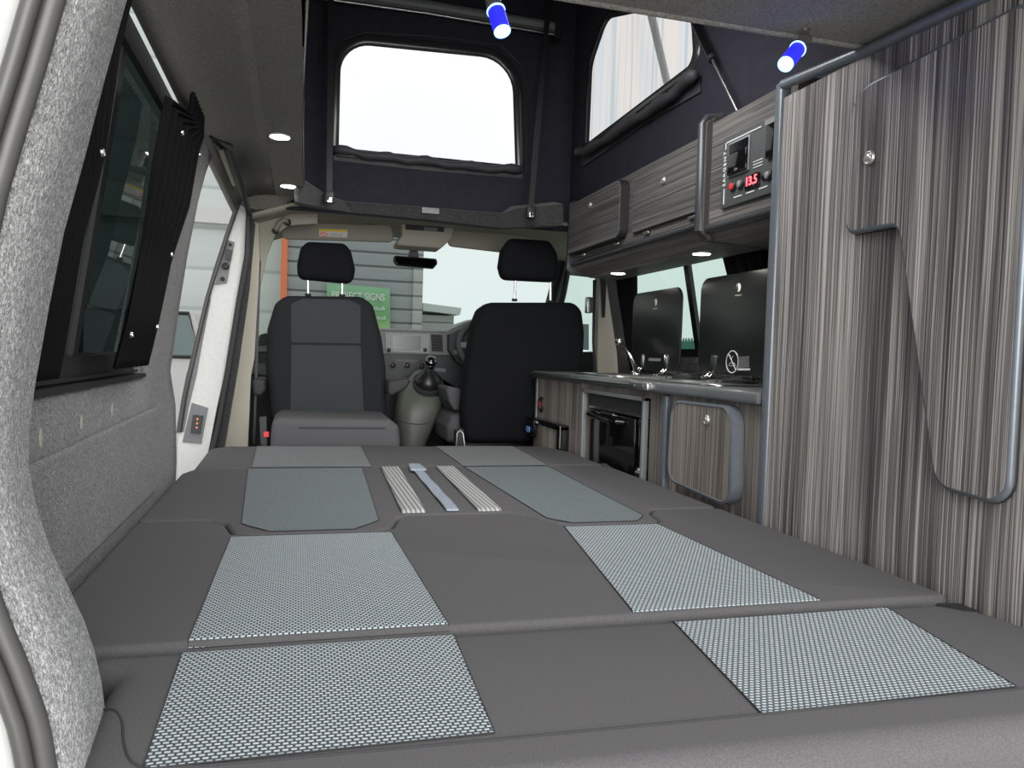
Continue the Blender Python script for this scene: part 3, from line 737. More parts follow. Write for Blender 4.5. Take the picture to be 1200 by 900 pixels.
# oven
t = thing('oven', 'small black gas oven with steel surround built into the kitchen unit', 'oven', (1.2, 2.35, .45))
oz0, oz1, oy0, oy1 = .452, .738, 2.095, 2.617
bm = B()
for a in ((oy0-.0, oy0+.014, oz0, oz1), (oy1-.014, oy1, oz0, oz1), (oy0, oy1, oz1-.014, oz1)): box(bm, XF-.006, XF+.012, a[0], a[1], a[2], a[3], .002)
obj('surround', bm, 'silver', t, 40)
bm = B(); box(bm, 1.02, 1.05, oy0+.014, oy1-.014, oz1-.062, oz1-.014, .002); obj('control_strip', bm, 'blackrough', t, 40)
bm = B(); box(bm, 1.016, 1.022, oy0+.014, oy1-.014, oz1-.066, oz1-.060); obj('trim_line', bm, 'steel', t)
bm = B(); box(bm, 1.02, 1.045, 2.21, oy1-.03, oz0, oz1-.075, .004); dr = obj('door', bm, 'gloss', t, 40)
bm = B(); tube(bm, [(1.02, 2.56, .652), (.998, 2.55, .652), (.995, 2.5, .647), (.995, 2.35, .643), (.998, 2.30, .643), (1.02, 2.29, .643)], .009, 10); obj('handle', bm, 'gloss', dr, 60)
bm = B(); box(bm, 1.012, 1.02, 2.37, 2.48, .660, .666); obj('badge_strip', bm, 'steel', dr)
bm = B(); box(bm, 1.05, 1.37, oy0+.014, oy1-.014, oz0, oz1-.014); obj('cavity', bm, 'black', t)
bm = B(); box(bm, 1.03, 1.05, oy0+.016, 2.2, oz0, oz1-.07, .003); obj('side_panel', bm, 'gloss', t, 40)
for zz_ in (.655, .505):
    bm = B(); cyl(bm, (1.03, 2.16, zz_), -X_, .013, .018, 16, bev=.003); obj('knob', bm, 'black' if zz_ > .6 else 'chrome', t, 50)
# travel catch / metallic bits at the bottom of oven
bm = B(); pillow(bm, rpoly([(2.30, .46), (2.42, .455), (2.44, .487), (2.37, .50), (2.30, .49)], .01), (1.0, 0, 0), Y_, Z_, -X_, .02, .006); obj('latch', bm, 'rubber', t, 40)
bm = B(); pillow(bm, rpoly([(2.10, .49), (2.16, .49), (2.16, .51), (2.10, .51)], .008), (1.02, 0, 0), Y_, Z_, -X_, .02, .006); obj('latch', bm, 'chrome', t, 40)
# fridge front top-left bottom: black framed door
t = thing('cool_box', 'black framed drawer with blue badge low on the kitchen unit beside the driver seat', 'fridge', (XF-.03, 2.95, .3))
bm = B(); a = onx(627, 488, .98); 
box(bm, .965, XF+.004, 2.765, 2.80, .25, .585, .004); box(bm, .965, XF+.004, 2.765, 3.16, .565, .588, .005); obj('frame', bm, 'gloss', t, 40)
bm = B(); box(bm, .975, XF+.004, 2.80, 3.13, .25, .565, .003); obj('front_panel', bm, 'lamin', t, 40)
bm = B(); box(bm, .955, .97, 3.07, 3.175, .505, .585, .012); hd_ = obj('handle', bm, 'gloss', t, 40)
bm = B(); pillow(bm, rpoly([(3.10, .525), (3.15, .525), (3.15, .55), (3.10, .55)], .012), (.951, 0, 0), Y_, Z_, -X_, .004, .0015); obj('badge', bm, plain('blue_badge', (.15, .3, .6), .3, emit=(.1, .25, .8), es=.05), hd_, 40)

# ================================================================== OVERHEAD LOCKER
XO = 1.08
t = thing('overhead_locker', 'long dark woodgrain overhead locker with two flap doors', 'cabinet', (1.2, 2.45, 1.19))
bm = B()
prism(bm, [(XO, 0, 1.245), (XO, 0, 1.482), (1.16, 0, 1.49), (1.16, 0, 1.18), (XO+.02, 0, 1.212)], (0, 1, 0))
for v in bm.verts: v.co.y = 1.90+v.co.y*1.10
box(bm, 1.155, 1.29, 1.90, 3.0, 1.18, 1.44)
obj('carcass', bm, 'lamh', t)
bm = B(); pillow(bm, rpoly([(1.055, 1.21), (1.075, 1.188), (1.29, 1.178), (1.29, 1.44), (1.18, 1.49), (1.075, 1.492), (1.06, 1.48)], .012), (0, 3.0, 0), X_, Z_, Y_, .02, .004); obj('end_panel', bm, 'aludk', t, 40)
bm = B(); tube(bm, [(XO-.002, 1.90, 1.232), (XO-.002, 3.0, 1.232)], .011, 12); obj('front_trim', bm, 'aludk', t, 60)
def flap(y0, y1, z0, z1, thick):
    pts = rpoly([(y0, z0), (y1, z0), (y1, z1), (y0, z1)], [.03, .006, .006, .03], 7)
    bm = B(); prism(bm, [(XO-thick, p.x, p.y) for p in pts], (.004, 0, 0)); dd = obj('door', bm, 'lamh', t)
    bm = B(); prism(bm, [(XO-thick+.004, p.x, p.y) for p in inset(pts, -.004)], (thick-.006, 0, 0)); obj('door_edge', bm, 'black', dd)
    lock(dd, (XO-thick, (y0+y1)/2+.015, z1-.04 if thick > .03 else z1-.055), .012)
    for yy in (y0+.08, y1-.10):
        bm = B(); box(bm, XO-.010, XO-.002, yy-.02, yy+.02, z0-.018, z0-.008, .002); obj('hinge', bm, 'steel', t, 40)
    return dd
flap(2.455, 2.965, 1.268, 1.462, .036)
flap(1.915, 2.395, 1.272, 1.455, .012)
# divider panel and control locker
t = thing('control_locker', 'dark woodgrain control locker between overhead locker and tall cabinet', 'cabinet', (1.2, 1.7, 1.17))
bm = B(); pillow(bm, rpoly([(1.035, 1.195), (1.055, 1.175), (1.29, 1.165), (1.29, 1.44), (1.18, 1.505), (1.07, 1.51), (1.035, 1.49)], .018), (0, 1.865, 0), X_, Z_, Y_, .032, .004); obj('divider', bm, 'lamdk', t, 40)
bm = B(); tube(bm, [(1.033, 1.88, 1.20), (1.033, 1.88, 1.485), (1.045, 1.88, 1.502), (1.09, 1.88, 1.511)], .0125, 10); obj('edge_trim', bm, 'aludk', t, 60)
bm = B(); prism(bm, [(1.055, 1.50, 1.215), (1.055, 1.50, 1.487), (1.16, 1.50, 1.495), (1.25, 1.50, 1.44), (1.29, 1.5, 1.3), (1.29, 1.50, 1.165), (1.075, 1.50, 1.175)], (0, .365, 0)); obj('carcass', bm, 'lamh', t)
bm = B(); tube(bm, [(1.053, 1.50, 1.205), (1.053, 1.865, 1.205)], .012, 12); obj('front_trim', bm, 'aludk', t, 60)
XP = 1.05
def rect_on(bm, u0, v0, u1, v1, u2, v2, u3, v3, x, t_):
    prism(bm, [onx(u0, v0, x), onx(u1, v1, x), onx(u2, v2, x), onx(u3, v3, x)], (-t_, 0, 0)); return bm
cp = thing('electrical_controller', 'grey electrical control panel with red display and round switches', 'control panel', (XP, 1.68, 1.2))
bm = B(); box(bm, XP-.004, XP+.004, 1.505, 1.795, 1.245, 1.425, .002)
obj('faceplate', bm, plain('dark_grey_faceplate', (.075, .078, .08), .5), cp, 40)
def yz(u, v, x=XP-.006): q = onx(u, v, x); return q
bm = B()
qa, qb = yz(853, 176), yz(881, 207)
box(bm, XP-.009, XP-.003, 1.665, 1.760, 1.318, 1.405, .002); obj('socket_surround', bm, 'silver', cp, 40)
bm = B(); box(bm, XP-.012, XP-.005, 1.668, 1.752, 1.376, 1.398); obj('socket_slot', bm, 'gloss', cp)
bm = B(); box(bm, XP-.015, XP-.005, 1.668, 1.752, 1.320, 1.374, .003); fl = obj('socket_flap', bm, 'gloss', cp, 40)
bm = B(); cyl(bm, (XP-.015, 1.71, 1.328), -X_, .004, .003); obj('catch', bm, 'steel', fl, 50)
bm = B(); box(bm, XP-.014, XP-.005, 1.505, 1.590, 1.325, 1.405, .004); obj('socket_cover', bm, 'gloss', cp, 40)
bm = B(); box(bm, XP-.010, XP-.004, 1.505, 1.60, 1.405, 1.418); obj('cover_strip', bm, 'silver', cp)
for yy, mm in ((1.735, 'red'), (1.70, 'black'), (1.582, 'black'), (1.60, 'black')):
    bm = B(); cyl(bm, (XP-.004, yy, 1.290-(1.735-yy)*.03+.002), -X_, .0135 if yy != 1.60 else .009, .006, 20, bev=.002); sw = obj('switch', bm, 'black', cp, 50)
    bm = B(); cyl(bm, (XP-.010, yy, 1.290-(1.735-yy)*.03+.002), -X_, .009 if yy != 1.60 else .006, .003, 20, bev=.001); obj('switch_cap', bm, 'red' if mm == 'red' else 'silver' if yy != 1.6 else 'gloss', sw, 50)
bm = B(); box(bm, XP-.009, XP-.004, 1.618, 1.678, 1.270, 1.305, .002); ds = obj('display', bm, 'gloss', cp, 40)
text('display_digits', '13.5', .03, frame((XP-.010, 1.648, 1.288), (0, -1, 0), (0, 0, 1)), 'redled', ds)
text('lettering', 'SARGENT', .0175, frame((XP-.0052, 1.778, 1.345), (0, 0, 1), (0, 1, 0)), 'whitegraphic', cp, space=1.25)
for (a_, b_, c_, d_) in [(1.776, 1.780, 1.255, 1.295), (1.776, 1.780, 1.395, 1.41), (1.62, 1.776, 1.409, 1.412)]+[(1.53+k*.055, 1.565+k*.055, 1.262, 1.265) for k in range(4)]+[(1.61, 1.65, 1.318+k*.007, 1.320+k*.007) for k in range(3)]:
    obj('printed_line', box(B(), XP-.0055, XP-.004, a_, b_, c_, d_), 'whitegraphic', cp)

# downlights
def downlight(p, label, r, e):
    t = thing('downlight', label, 'light', p, 'round downlights')
    p = Vector(p); bm = B(); cyl(bm, p+Vector((0, 0, -.002)), Z_, r*1.15, .004, 28, bev=.0008); obj('bezel', bm, 'white', t, 50)
    bm = B(); cyl(bm, p+Vector((0, 0, -.003)), Z_, r, .002, 28); obj('diffuser', bm, 'led', t)
    L = bpy.data.lights.new('downlight_lamp', 'SPOT'); L.energy = e; L.color = (1, .93, .8); L.spot_size = 2.6; L.spot_blend = .6; L.shadow_soft_size = r
    lo = bpy.data.objects.new('lamp', L); col.objects.link(lo); lo.parent = t; lo.location = (0, 0, -.012)
q = onz(328, 160, 1.447); downlight(q, 'round downlight in left ceiling lining, nearer the camera', .027, 1.6)
q = onz(338, 218, 1.447); downlight(q, 'round downlight in left ceiling lining, farther one by the cab', .027, 1.6)
q = onz(725, 303, 1.18); downlight((1.19, q.y*1.19/q.x, 1.182), 'round downlight under the overhead locker, farther from the camera', .027, 1.4)
q = onz(823, 277, 1.18); downlight((1.19, q.y*1.19/q.x, 1.182), 'round downlight under the overhead locker, nearer the tall cabinet', .027, 1.4)

# blue reading lights
def reading(base, tip, label, r=.0135):
    base, tip = Vector(base), Vector(tip); a = (tip-base).normalized(); L_ = (tip-base).length
    t = thing('reading_light', label, 'light', base, 'blue glowing reading lights')
    bm = B(); cyl(bm, base, a, r*.9, L_*.36, 24, bev=.001); cyl(bm, base-a*.01, a, r*.35, .012); tube(bm, [(base.x+.004, base.y+.01, 1.452), base-a*.016+Vector((0, 0, .012)), base-a*.006], .004, 8); obj('chrome_body', bm, 'chrome', t, 60)
    bm = B(); cyl(bm, base+a*L_*.37, a, r, L_*.03, 24); torus(bm, base+a*L_*.40, a, r, .0016, 24, 6); obj('glow_ring', bm, 'bluewhite', t, 60)
    bm = B(); cyl(bm, base+a*L_*.40, a, r*.98, L_*.55, 24); obj('blue_sleeve', bm, 'blue', t, 60)
    bm = B(); cyl(bm, base+a*L_*.95, a, r*.98, L_*.05, 24, bev=.001); obj('lens', bm, 'bluewhite', t, 60)
    L = bpy.data.lights.new('reading_lamp', 'POINT'); L.energy = .03; L.color = (.1, .12, 1); L.shadow_soft_size = .01
    lo = bpy.data.objects.new('lamp', L); col.objects.link(lo); lo.parent = t; lo.location = a*(L_+.02)
b0 = ony(576, -4, 1.2); reading(b0, ony(589, 38, 1.17), 'blue glowing reading light hanging at the top centre of the picture')
b0 = ony(944, 46, 1.2); reading(b0, ony(920, 76, 1.16), 'blue glowing reading light above the tall cabinet corner')

# ================================================================== POP-TOP TENT
t = thing('roof_tent', 'dark canvas pop-up roof tent with two windows', 'tent', (.5, 2.2, 1.46))
YF = 3.22; XS = 1.135
def roofz(y): return 1.50+(y-1.2)*.43
# front canvas wall with rounded-window hole
def holed(bm, outer, inner, depth):
    """planar wall: outer polygon with a hole, triangulated via edge fill"""
    ov = [bm.verts.new(p) for p in outer]; iv = [bm.verts.new(p) for p in inner]
    es = []
    for vs_ in (ov, iv):
        for i in range(len(vs_)): es.append(bm.edges.new((vs_[i], vs_[(i+1) % len(vs_)])))
    bmesh.ops.triangle_fill(bm, use_beauty=True, edges=es)
    return bm
def r2(pts, r, seg=8): return rpoly(pts, r, seg)
def hole_front(pxs, rad):
    return r2([(ony(u, v, YF).x, ony(u, v, YF).z) for u, v in pxs], rad)
win = hole_front([(397, 173), (400, 50), (600, 70), (604, 194)], [.01, .12, .14, .01])
bm = B(); holed(bm, [(-.06, YF, 1.40), (1.2, YF, 1.40), (1.2, YF, 2.55), (-.06, YF, 2.55)], [(p.x, YF, p.y) for p in win], 0)
solid(obj('front_canvas', bm, 'canvas', t), .004, 1)
bm = B(); ngon(bm, [(p.x, YF+.004, p.y) for p in inset(win, -.01)]); obj('window_pane', bm, 'clearpvc', t)
# pvc frame ribbon round front window (arched)
fr_o = hole_front([(388, 178), (390, 44), (614, 62), (618, 205)], [.01, .15, .18, .01]); fr_i = win
bm = B()
a = dens(fr_o, .02); 
rings = [[(p.x, YF-.003, p.y) for p in win], [(p.x, YF-.010, p.y) for p in inset(win, -.008)], [(p.x, YF-.009, p.y) for p in inset(win, -.035)], [(p.x, YF-.002, p.y) for p in inset(win, -.043)]]
vs = [[bm.verts.new(Vector(p)+Vector((random.uniform(-1, 1)*.0012, random.uniform(-1, 1)*.0025, random.uniform(-1, 1)*.0012)) if k in (1, 2) else p) for p in r] for k, r in enumerate(rings)]
for A, Bq in zip(vs, vs[1:]):
    for k in range(len(A)): bm.faces.new((A[k], A[(k+1) % len(A)], Bq[(k+1) % len(A)], Bq[k]))
obj('window_border', bm, 'pvc', t, 60)
def rolled(pts, r, name='rolled_flap', wob=.25, flat=.7):
    bm = B(); P = []
    for a_, b_ in zip(pts, pts[1:]):
        for k in range(8): P.append(Vector(a_).lerp(Vector(b_), k/8))
    P.append(Vector(pts[-1])); rr = [r*(1+wob*math.sin(i*1.3)*math.sin(i*.47)) for i in range(len(P))]
    P = [p+Vector((0, 0, .004*math.sin(i*.9))) for i, p in enumerate(P)]
    rr[0] *= .8; rr[-1] *= .8
    tube(bm, P, rr, 14); o = obj(name, bm, 'canvas_flap', t, 80); return o
rolled([ony(391, 175, YF-.02), ony(450, 184, YF-.025), ony(500, 189, YF-.025), ony(560, 196, YF-.025), ony(612, 199, YF-.02)], .017)
bm = B(); prism(bm, [ony(*p, YF-.004) for p in [(391, 180), (612, 203), (612, 209), (500, 200), (391, 188)]], (0, .002, 0)); obj('flap_hem', bm, 'canvas_flap', t)
# seams / zip lines on canvas
bm = B(); z0 = ony(386, 180, YF-.006)
tube(bm, [ony(391, 182, YF-.003), ony(386, 120, YF-.003), ony(389, 70, YF-.003), ony(402, 46, YF-.003), ony(430, 38, YF-.003), ony(500, 42, YF-.003), ony(585, 52, YF-.003), ony(610, 75, YF-.003), ony(619, 110, YF-.003), ony(617, 205, YF-.003)], .004, 6)
obj('zip_line', bm, 'black', t)
# side canvas wall with window (right)
def sx(u, v): q = onx(u, v, XS); return (q.y, q.z)
sw_ = [sx(690, 167), sx(694, 75), sx(712, 22), sx(760, 12), sx(812, 16), sx(815, 72)]
winr = r2(sw_, [.01, .08, .1, .1, .13, .03])
bm = B(); outer = [(XS, 1.18, 1.44), (XS, 3.22, 1.44), (XS, 3.22, 2.55), (XS, 2.9, 2.50), (XS, 1.18, 1.72)]
holed(bm, outer, [(XS, p.x, p.y) for p in winr], 0); solid(obj('side_canvas', bm, 'canvas', t), .004, 0)
bm = B(); ngon(bm, [(XS+.005, p.x, p.y) for p in inset(winr, -.01)]); o = obj('gauze_pane', bm, 'gauze', t); 
rings = [[(XS-.004, p.x, p.y) for p in winr], [(XS-.012, p.x, p.y) for p in inset(winr, -.008)], [(XS-.010, p.x, p.y) for p in inset(winr, -.030)], [(XS-.003, p.x, p.y) for p in inset(winr, -.036)]]
bm = B(); vs = [[bm.verts.new(p) for p in r] for r in rings]
for A, Bq in zip(vs, vs[1:]):
    for k in range(len(A)): bm.faces.new((A[k], A[(k+1) % len(A)], Bq[(k+1) % len(A)], Bq[k]))
obj('window_border', bm, 'pvc', t, 60)
bm = B(); prism(bm, [onx(*p, XS+.06) for p in [(757, 12), (764, 12), (783, 96), (778, 100)]], (.01, 0, 0)); obj('outer_brace', bm, 'greypaint', t)
rolled([onx(676, 180, XS-.03), onx(690, 176, XS-.03), onx(740, 143, XS-.03), onx(780, 117, XS-.03), onx(815, 86, XS-.03)], .018)
bm = B(); prism(bm, [onx(*p, XS-.006) for p in [(680, 180), (820, 90), (821, 108), (760, 143), (682, 196)]], (-.002, 0, 0)); obj('flap_hem', bm, 'canvas_flap', t)
# left + rear + roof cloth
bm = B(); ngon(bm, [(-.05, 1.18, 1.46), (-.05, 3.22, 1.46), (-.05, 3.22, 2.55), (-.05, 1.18, 1.72)]); solid(obj('side_canvas', bm, 'canvas', t), .004)
bm = B(); ngon(bm, [(-.05, 1.18, 1.47), (XS, 1.18, 1.47), (XS, 1.18, 1.71), (-.05, 1.18, 1.71)]); solid(obj('rear_canvas', bm, 'canvas', t), .004)
bm = B(); ngon(bm, [(-.07, 1.15, 1.70), (XS+.03, 1.15, 1.70), (XS+.03, 2.92, 2.52), (XS+.03, 3.24, 2.56), (-.07, 3.24, 2.56), (-.07, 2.92, 2.52)]); o = obj('roof_lining', bm, 'canvas', t); solid(o, .03, 1)
# roof rail
t2 = thing('roof_rail', 'silver and grey horizontal rail high on the front canvas wall', 'rail', ony(520, 12, YF-.05))
for k, (dv, m_, r_) in enumerate(((0, 'greypaint', .020), (9, 'steel', .006), (5, 'rubber', .010))):
    bm = B(); tube(bm, [ony(375, -10+dv, YF-.05), ony(500, 6+dv, YF-.05), ony(653, 32+dv, YF-.05)], r_, 12); obj(['tube', 'silver_lip', 'groove'][k], bm, m_, t2, 60)
bm = B(); prism(bm, [ony(651, 24, YF-.075), ony(656, 24, YF-.075), ony(656, 46, YF-.075), ony(651, 45, YF-.075)], (0, .05, 0)); obj('end_cap', bm, 'black', t2)
# tension straps with buckles
def strap(top, bot, label, w=.011, yy=3.16, yb=3.11):
    a_, b_ = ony(*top, yy), ony(*bot, yb)
    t = thing('tension_strap', label, 'strap', b_, 'roof tension straps')
    bm = B(); prism(bm, [a_-X_*w, a_+X_*w, b_+X_*w, b_-X_*w], (0, .003, 0)); obj('webbing', bm, 'black', t)
    bm = B(); box(bm, b_.x-.018, b_.x+.018, b_.y-.014, b_.y+.006, b_.z-.035, b_.z+.012, .004); bk = obj('buckle', bm, 'black', t, 40)
    bm = B(); box(bm, b_.x-.010, b_.x+.010, b_.y-.019, b_.y-.013, b_.z-.033, b_.z-.012, .002); obj('latch', bm, 'chrome', bk, 40)
strap((388, -8), (386, 228), 'black roof strap and buckle at the left of the front canvas window', yb=3.05)
strap((644, -8), (622, 246), 'black roof strap and buckle at the right of the front canvas window', yb=3.0)
# gas strut
t = thing('gas_strut', 'black gas strut beside the right canvas window', 'strut', onx(866, 132, 1.11))
a, b, c = onx(812, 22, 1.10), onx(834, 68, 1.10), onx(866, 134, 1.10)
bm = B(); tube(bm, [a, b], .010, 12); obj('cylinder', bm, 'gloss', t, 60)
bm = B(); tube(bm, [b, c], .0045, 10); obj('rod', bm, 'steel', t, 60)
bm = B(); tube(bm, [b+(b-c)*.02, b+(c-b)*.04], .012, 12); obj('collar', bm, 'black', t, 60)
# rating plate on header
p = ony(504, 247, 3.19); tg = thing('rating_plate', 'small silver plate on the dark header above the cab', 'plate', p)
q = [ony(494.5, 243, 3.188), ony(514.5, 244.5, 3.188), ony(514.5, 251, 3.188), ony(494.5, 249.5, 3.188)]
bm = B(); prism(bm, q, (0, -.003, 0)); obj('plate', bm, 'silver', tg)
bm = B()
for k in range(3):
    a, b = ony(496, 244.6+k*1.7, 3.1845), ony(513, 246+k*1.7, 3.1845); prism(bm, [a, b, b-Z_*.0015, a-Z_*.0015], (0, -.0004, 0))
obj('engraving', bm, 'greyprint', tg)

# ================================================================== CAB
# B pillar, white painted, with striker plates
st = thing('door_1', '', ''); del st['label']; del st['category']; st['kind'] = 'structure'
YB = 3.2
def P3(l, y=YB): return [ony(u, v, y) for u, v in l]
bm = B(); prism(bm, P3([(277, 236), (295, 250), (288, 300), (279, 345), (266, 425), (254, 478), (244, 530), (237, 580), (207, 600), (209, 506), (224, 426), (242, 350), (258, 300)]), (0, .05, 0)); obj('white_pillar', bm, 'white', st)
bm = B(); tube(bm, P3([(280, 236), (266, 276), (253, 316), (243, 350), (233, 392), (224, 430), (217, 462), (210, 506)], YB-.02), .009, 10); obj('outer_seal', bm, 'rubber', st, 60)
bm = B(); prism(bm, P3([(243, 350), (247, 350), (237, 400), (230, 440), (222, 472), (215, 506), (206, 508), (212, 470), (218, 440), (232, 396)], YB-.01), (0, .02, 0)); obj('rubber_edge', bm, 'greypaint', st)
bm = B(); P_ = P3([(268, 180), (281, 215), (292, 250), (290, 300), (281, 350), (268, 430), (256, 500), (246, 540)], YB-.02)
P_[0] = onz(268, 172, 1.40); P_[1] = onz(281, 215, 1.385)
P_.insert(0, P_[0]+Vector((-.06, -.15, 0))); tube(bm, P_, .012, 10); obj('door_seal', bm, 'blackrough', st, 60)
bm = B(); prism(bm, P3([(292, 250), (299, 262), (292, 340), (279, 430), (262, 530), (246, 540), (258, 500), (270, 430), (283, 350), (291, 300)], YB+.0), (0, .03, 0)); obj('dark_carpet_strip', bm, 'carpet_header', st)
bm = B(); tube(bm, [onz(258, 172, 1.40)+Vector((-.06, -.2, 0)), onz(258, 172, 1.40), onz(275, 215, 1.39)], .010, 8); tube(bm, [onz(252, 178, 1.42)+Vector((-.06, -.2, 0)), onz(252, 178, 1.42), onz(270, 222, 1.41)], .012, 8); obj('upper_track', bm, 'beige', st, 60)
# upper striker
t = thing('door_striker', 'black door striker plate high on the white door pillar', 'striker', ony(263, 320, YB))
bm = B(); prism(bm, P3([(266, 281), (275, 284), (266, 332), (252, 334)], YB-.002), (0, -.006, 0)); obj('plate', bm, 'greypaint', t)
bm = B(); prism(bm, P3([(266, 292), (272, 294), (270, 306), (264, 304)], YB-.008), (0, -.02, 0)); obj('catch', bm, 'black', t)
for (u, v, r_) in ((264.5, 312, .014), (270, 287, .006), (261, 327, .008)):
    bm = B(); cyl(bm, ony(u, v, YB-.008), -Y_, r_, .012, 16, bev=.002); torus(bm, ony(u, v, YB-.021), Y_, r_*.6, .002, 16, 6); obj('bolt', bm, 'black', t, 50)
t = thing('contact_plate', 'dark contact plate with socket low on the white door pillar', 'contact plate', ony(235, 495, YB))
bm = B(); prism(bm, P3([(225, 472), (244, 478), (236, 520), (214, 518)], YB-.002), (0, -.006, 0)); obj('plate', bm, 'greypaint', t)
bm = B(); prism(bm, P3([(227, 486), (238, 487), (235, 508), (224, 507)], YB-.008), (0, -.02, 0)); s_ = obj('socket', bm, 'black', t)
bm = B()
for k in range(3): cyl(bm, ony(231.5-.4*k, 491+k*5, YB-.029), -Y_, .0045, .003, 10)
obj('contacts', bm, plain('copper', (.5, .2, .1), .4, 1), s_)
# beige pillar trim + passenger side door
bm = B(); prism(bm, P3([(292, 258), (303, 262), (304, 300), (303, 330), (298, 420), (294, 440), (290, 530), (262, 530), (279, 430), (292, 340)], YB+.06), (0, .05, 0)); struct('trim_9', bm, 'beige')
# right B pillar beige and dark carpet pillar
bm = B(); prism(bm, P3([(702, 310), (724, 310), (727, 440), (700, 440)], 3.34), (0, .05, 0)); struct('trim_10', bm, 'beige')
# left front door: card + glass
bm = B(); ngon(bm, [(-.33, 3.3, .85), (-.33, 4.3, .95), (-.25, 3.9, 1.36), (-.25, 3.3, 1.38)]); struct('window_4', bm, 'sideglass')
bm = B(); box(bm, -.38, -.32, 3.3, 4.3, -.1, .88); struct('door_2', bm, 'dashdk')
bm = B(); ngon(bm, [(1.43, 3.4, .85), (1.43, 4.3, .95), (1.36, 3.9, 1.36), (1.36, 3.4, 1.38)]); struct('window_5', bm, 'sideglass')
bm = B(); box(bm, 1.40, 1.46, 3.35, 4.3, -.1, .88); struct('door_3', bm, 'dashdk')
# A pillars
bm = B(); tube(bm, [(-.26, 3.85, 1.42), (-.29, 4.1, 1.2), (-.33, 4.45, .93)], .02, 8); struct('trim_11', bm, 'beige', 60)
bm = B(); tube(bm, [(1.34, 3.85, 1.42), (1.37, 4.1, 1.2), (1.41, 4.45, .93)], .035, 8); tube(bm, [(1.36, 3.82, 1.40), (1.39, 4.0, 1.2), (1.43, 4.3, .93)], .02, 8); struct('trim_12', bm, 'black', 60)
# windscreen
bm = B(); ngon(bm, [(-.30, 3.90, 1.42), (1.40, 3.90, 1.42), (1.46, 4.65, .86), (-.36, 4.65, .86)]); struct('window_3', bm, 'windscreen')
bm = B(); box(bm, -.38, 1.46, 4.25, 4.7, -.1, .86); struct('wall_front', bm, 'black')

# sun visors
def visor(pts, label, y, sticker=False):
    pp = [(ony(u, v, y).x, ony(u, v, y).z) for u, v in pts]; c = ony(*pts[0], y)
    t = thing('sun_visor', label, 'sun visor', c, 'beige sun visors')
    bm = B(); pillow(bm, rpoly(pp, .025, 5), (0, y, 0), X_, Z_, Y_, .022, .009, True, 4); obj('panel', bm, 'beigedk', t, 50)
    bm = B(); a, b = ony(pts[2][0]-28, pts[2][1]-1, y+.0), ony(pts[2][0]-3, pts[2][1]-.5, y+.0); tube(bm, [a, b], .004, 8); obj('pivot', bm, 'black', t, 60)
    if sticker:
        q = lambda a: [ony(u, v, y-.0015) for u, v in a]
        bm = B(); prism(bm, q([(374, 268.5), (407, 269.5), (407, 278.5), (374, 277)]), (0, -.001, 0)); s_ = obj('warning_sticker', bm, 'paper', t)
        bm = B(); prism(bm, [p-Y_*.0012 for p in q([(374, 268.3), (407, 269.3), (407, 272), (374, 271)])], (0, -.001, 0)); obj('yellow_band', bm, 'yellow', s_)
        bm = B(); c_ = ony(379.5, 274.5, y-.004); tube(bm, [c_+Vector((math.cos(a*PI/8)*.017, 0, math.sin(a*PI/8)*.008)) for a in range(16)], .0014, 6, True); tube(bm, [c_+Vector((-.013, 0, .005)), c_+Vector((.013, 0, -.005))], .0014, 6); obj('red_ring', bm, 'red', s_)
        bm = B()
        for k in range(3):
            a, b = ony(387, 273.6+k*1.2, y-.0035), ony(401, 274.2+k*1.2, y-.0035); prism(bm, [a, b, b-Z_*.0014, a-Z_*.0014], (0, -.0003, 0))
        obj('printed_lines', bm, 'greyprint', s_)
    return t
visor([(324, 280), (340, 260), (459, 263), (462, 284), (400, 282)], 'beige sun visor with yellow and white sticker, left of the roof console', 3.72, True)
visor([(522, 288), (531, 268), (640, 278), (660, 298), (590, 296)], 'plain beige sun visor right of the roof console', 3.72)
# overhead console
y = 3.66; t = thing('roof_console', 'beige roof console with open slot between the sun visors', 'console', ony(495, 280, y))
bm = B(); pillow(bm, rpoly([(ony(u, v, y).x, ony(u, v, y).z) for u, v in [(470, 256), (533, 260), (530, 279), (517, 291), (462, 287), (471, 276)]], .012, 4), (0, y, 0), X_, Z_, Y_, .16, .008, True, 4); obj('housing', bm, 'beige', t, 50)
bm = B(); prism(bm, P3([(475, 260.5), (521, 264), (520, 272), (475, 269)], y-.002), (0, -.002, 0)); obj('slot', bm, 'blackrough', t)
bm = B(); prism(bm, P3([(497, 266), (513, 267), (512, 271), (497, 270.5)], y-.0045), (0, -.001, 0)); obj('slot_insert', bm, 'greypaint', t)
# mirror
y = 3.85; t = thing('rear_view_mirror', 'wide rear view mirror below the roof console', 'mirror', ony(486, 288, y))
bm = B(); pillow(bm, rpoly([(ony(u, v, y).x, ony(u, v, y).z) for u, v in [(462, 299), (512, 303), (513, 309), (508, 315), (465, 311), (461, 306)]], .012, 5), (0, y, 0), X_, Z_, Y_, .03, .008, True, 4); obj('shell', bm, 'black', t, 50)
MT['mirror'] = plain('mirror_glass', (.55, .58, .55), .02, 1)
bm = B(); prism(bm, P3([(464, 301), (510, 304.5), (511, 309), (507, 313.5), (467, 310), (463, 305.5)], y-.001), (0, -.0015, 0)); obj('mirror_glass', bm, 'mirror', t)
bm = B(); prism(bm, P3([(482, 289), (489, 289), (491, 301), (478, 301)], y+.01), (0, .03, 0)); obj('stem', bm, 'black', t)
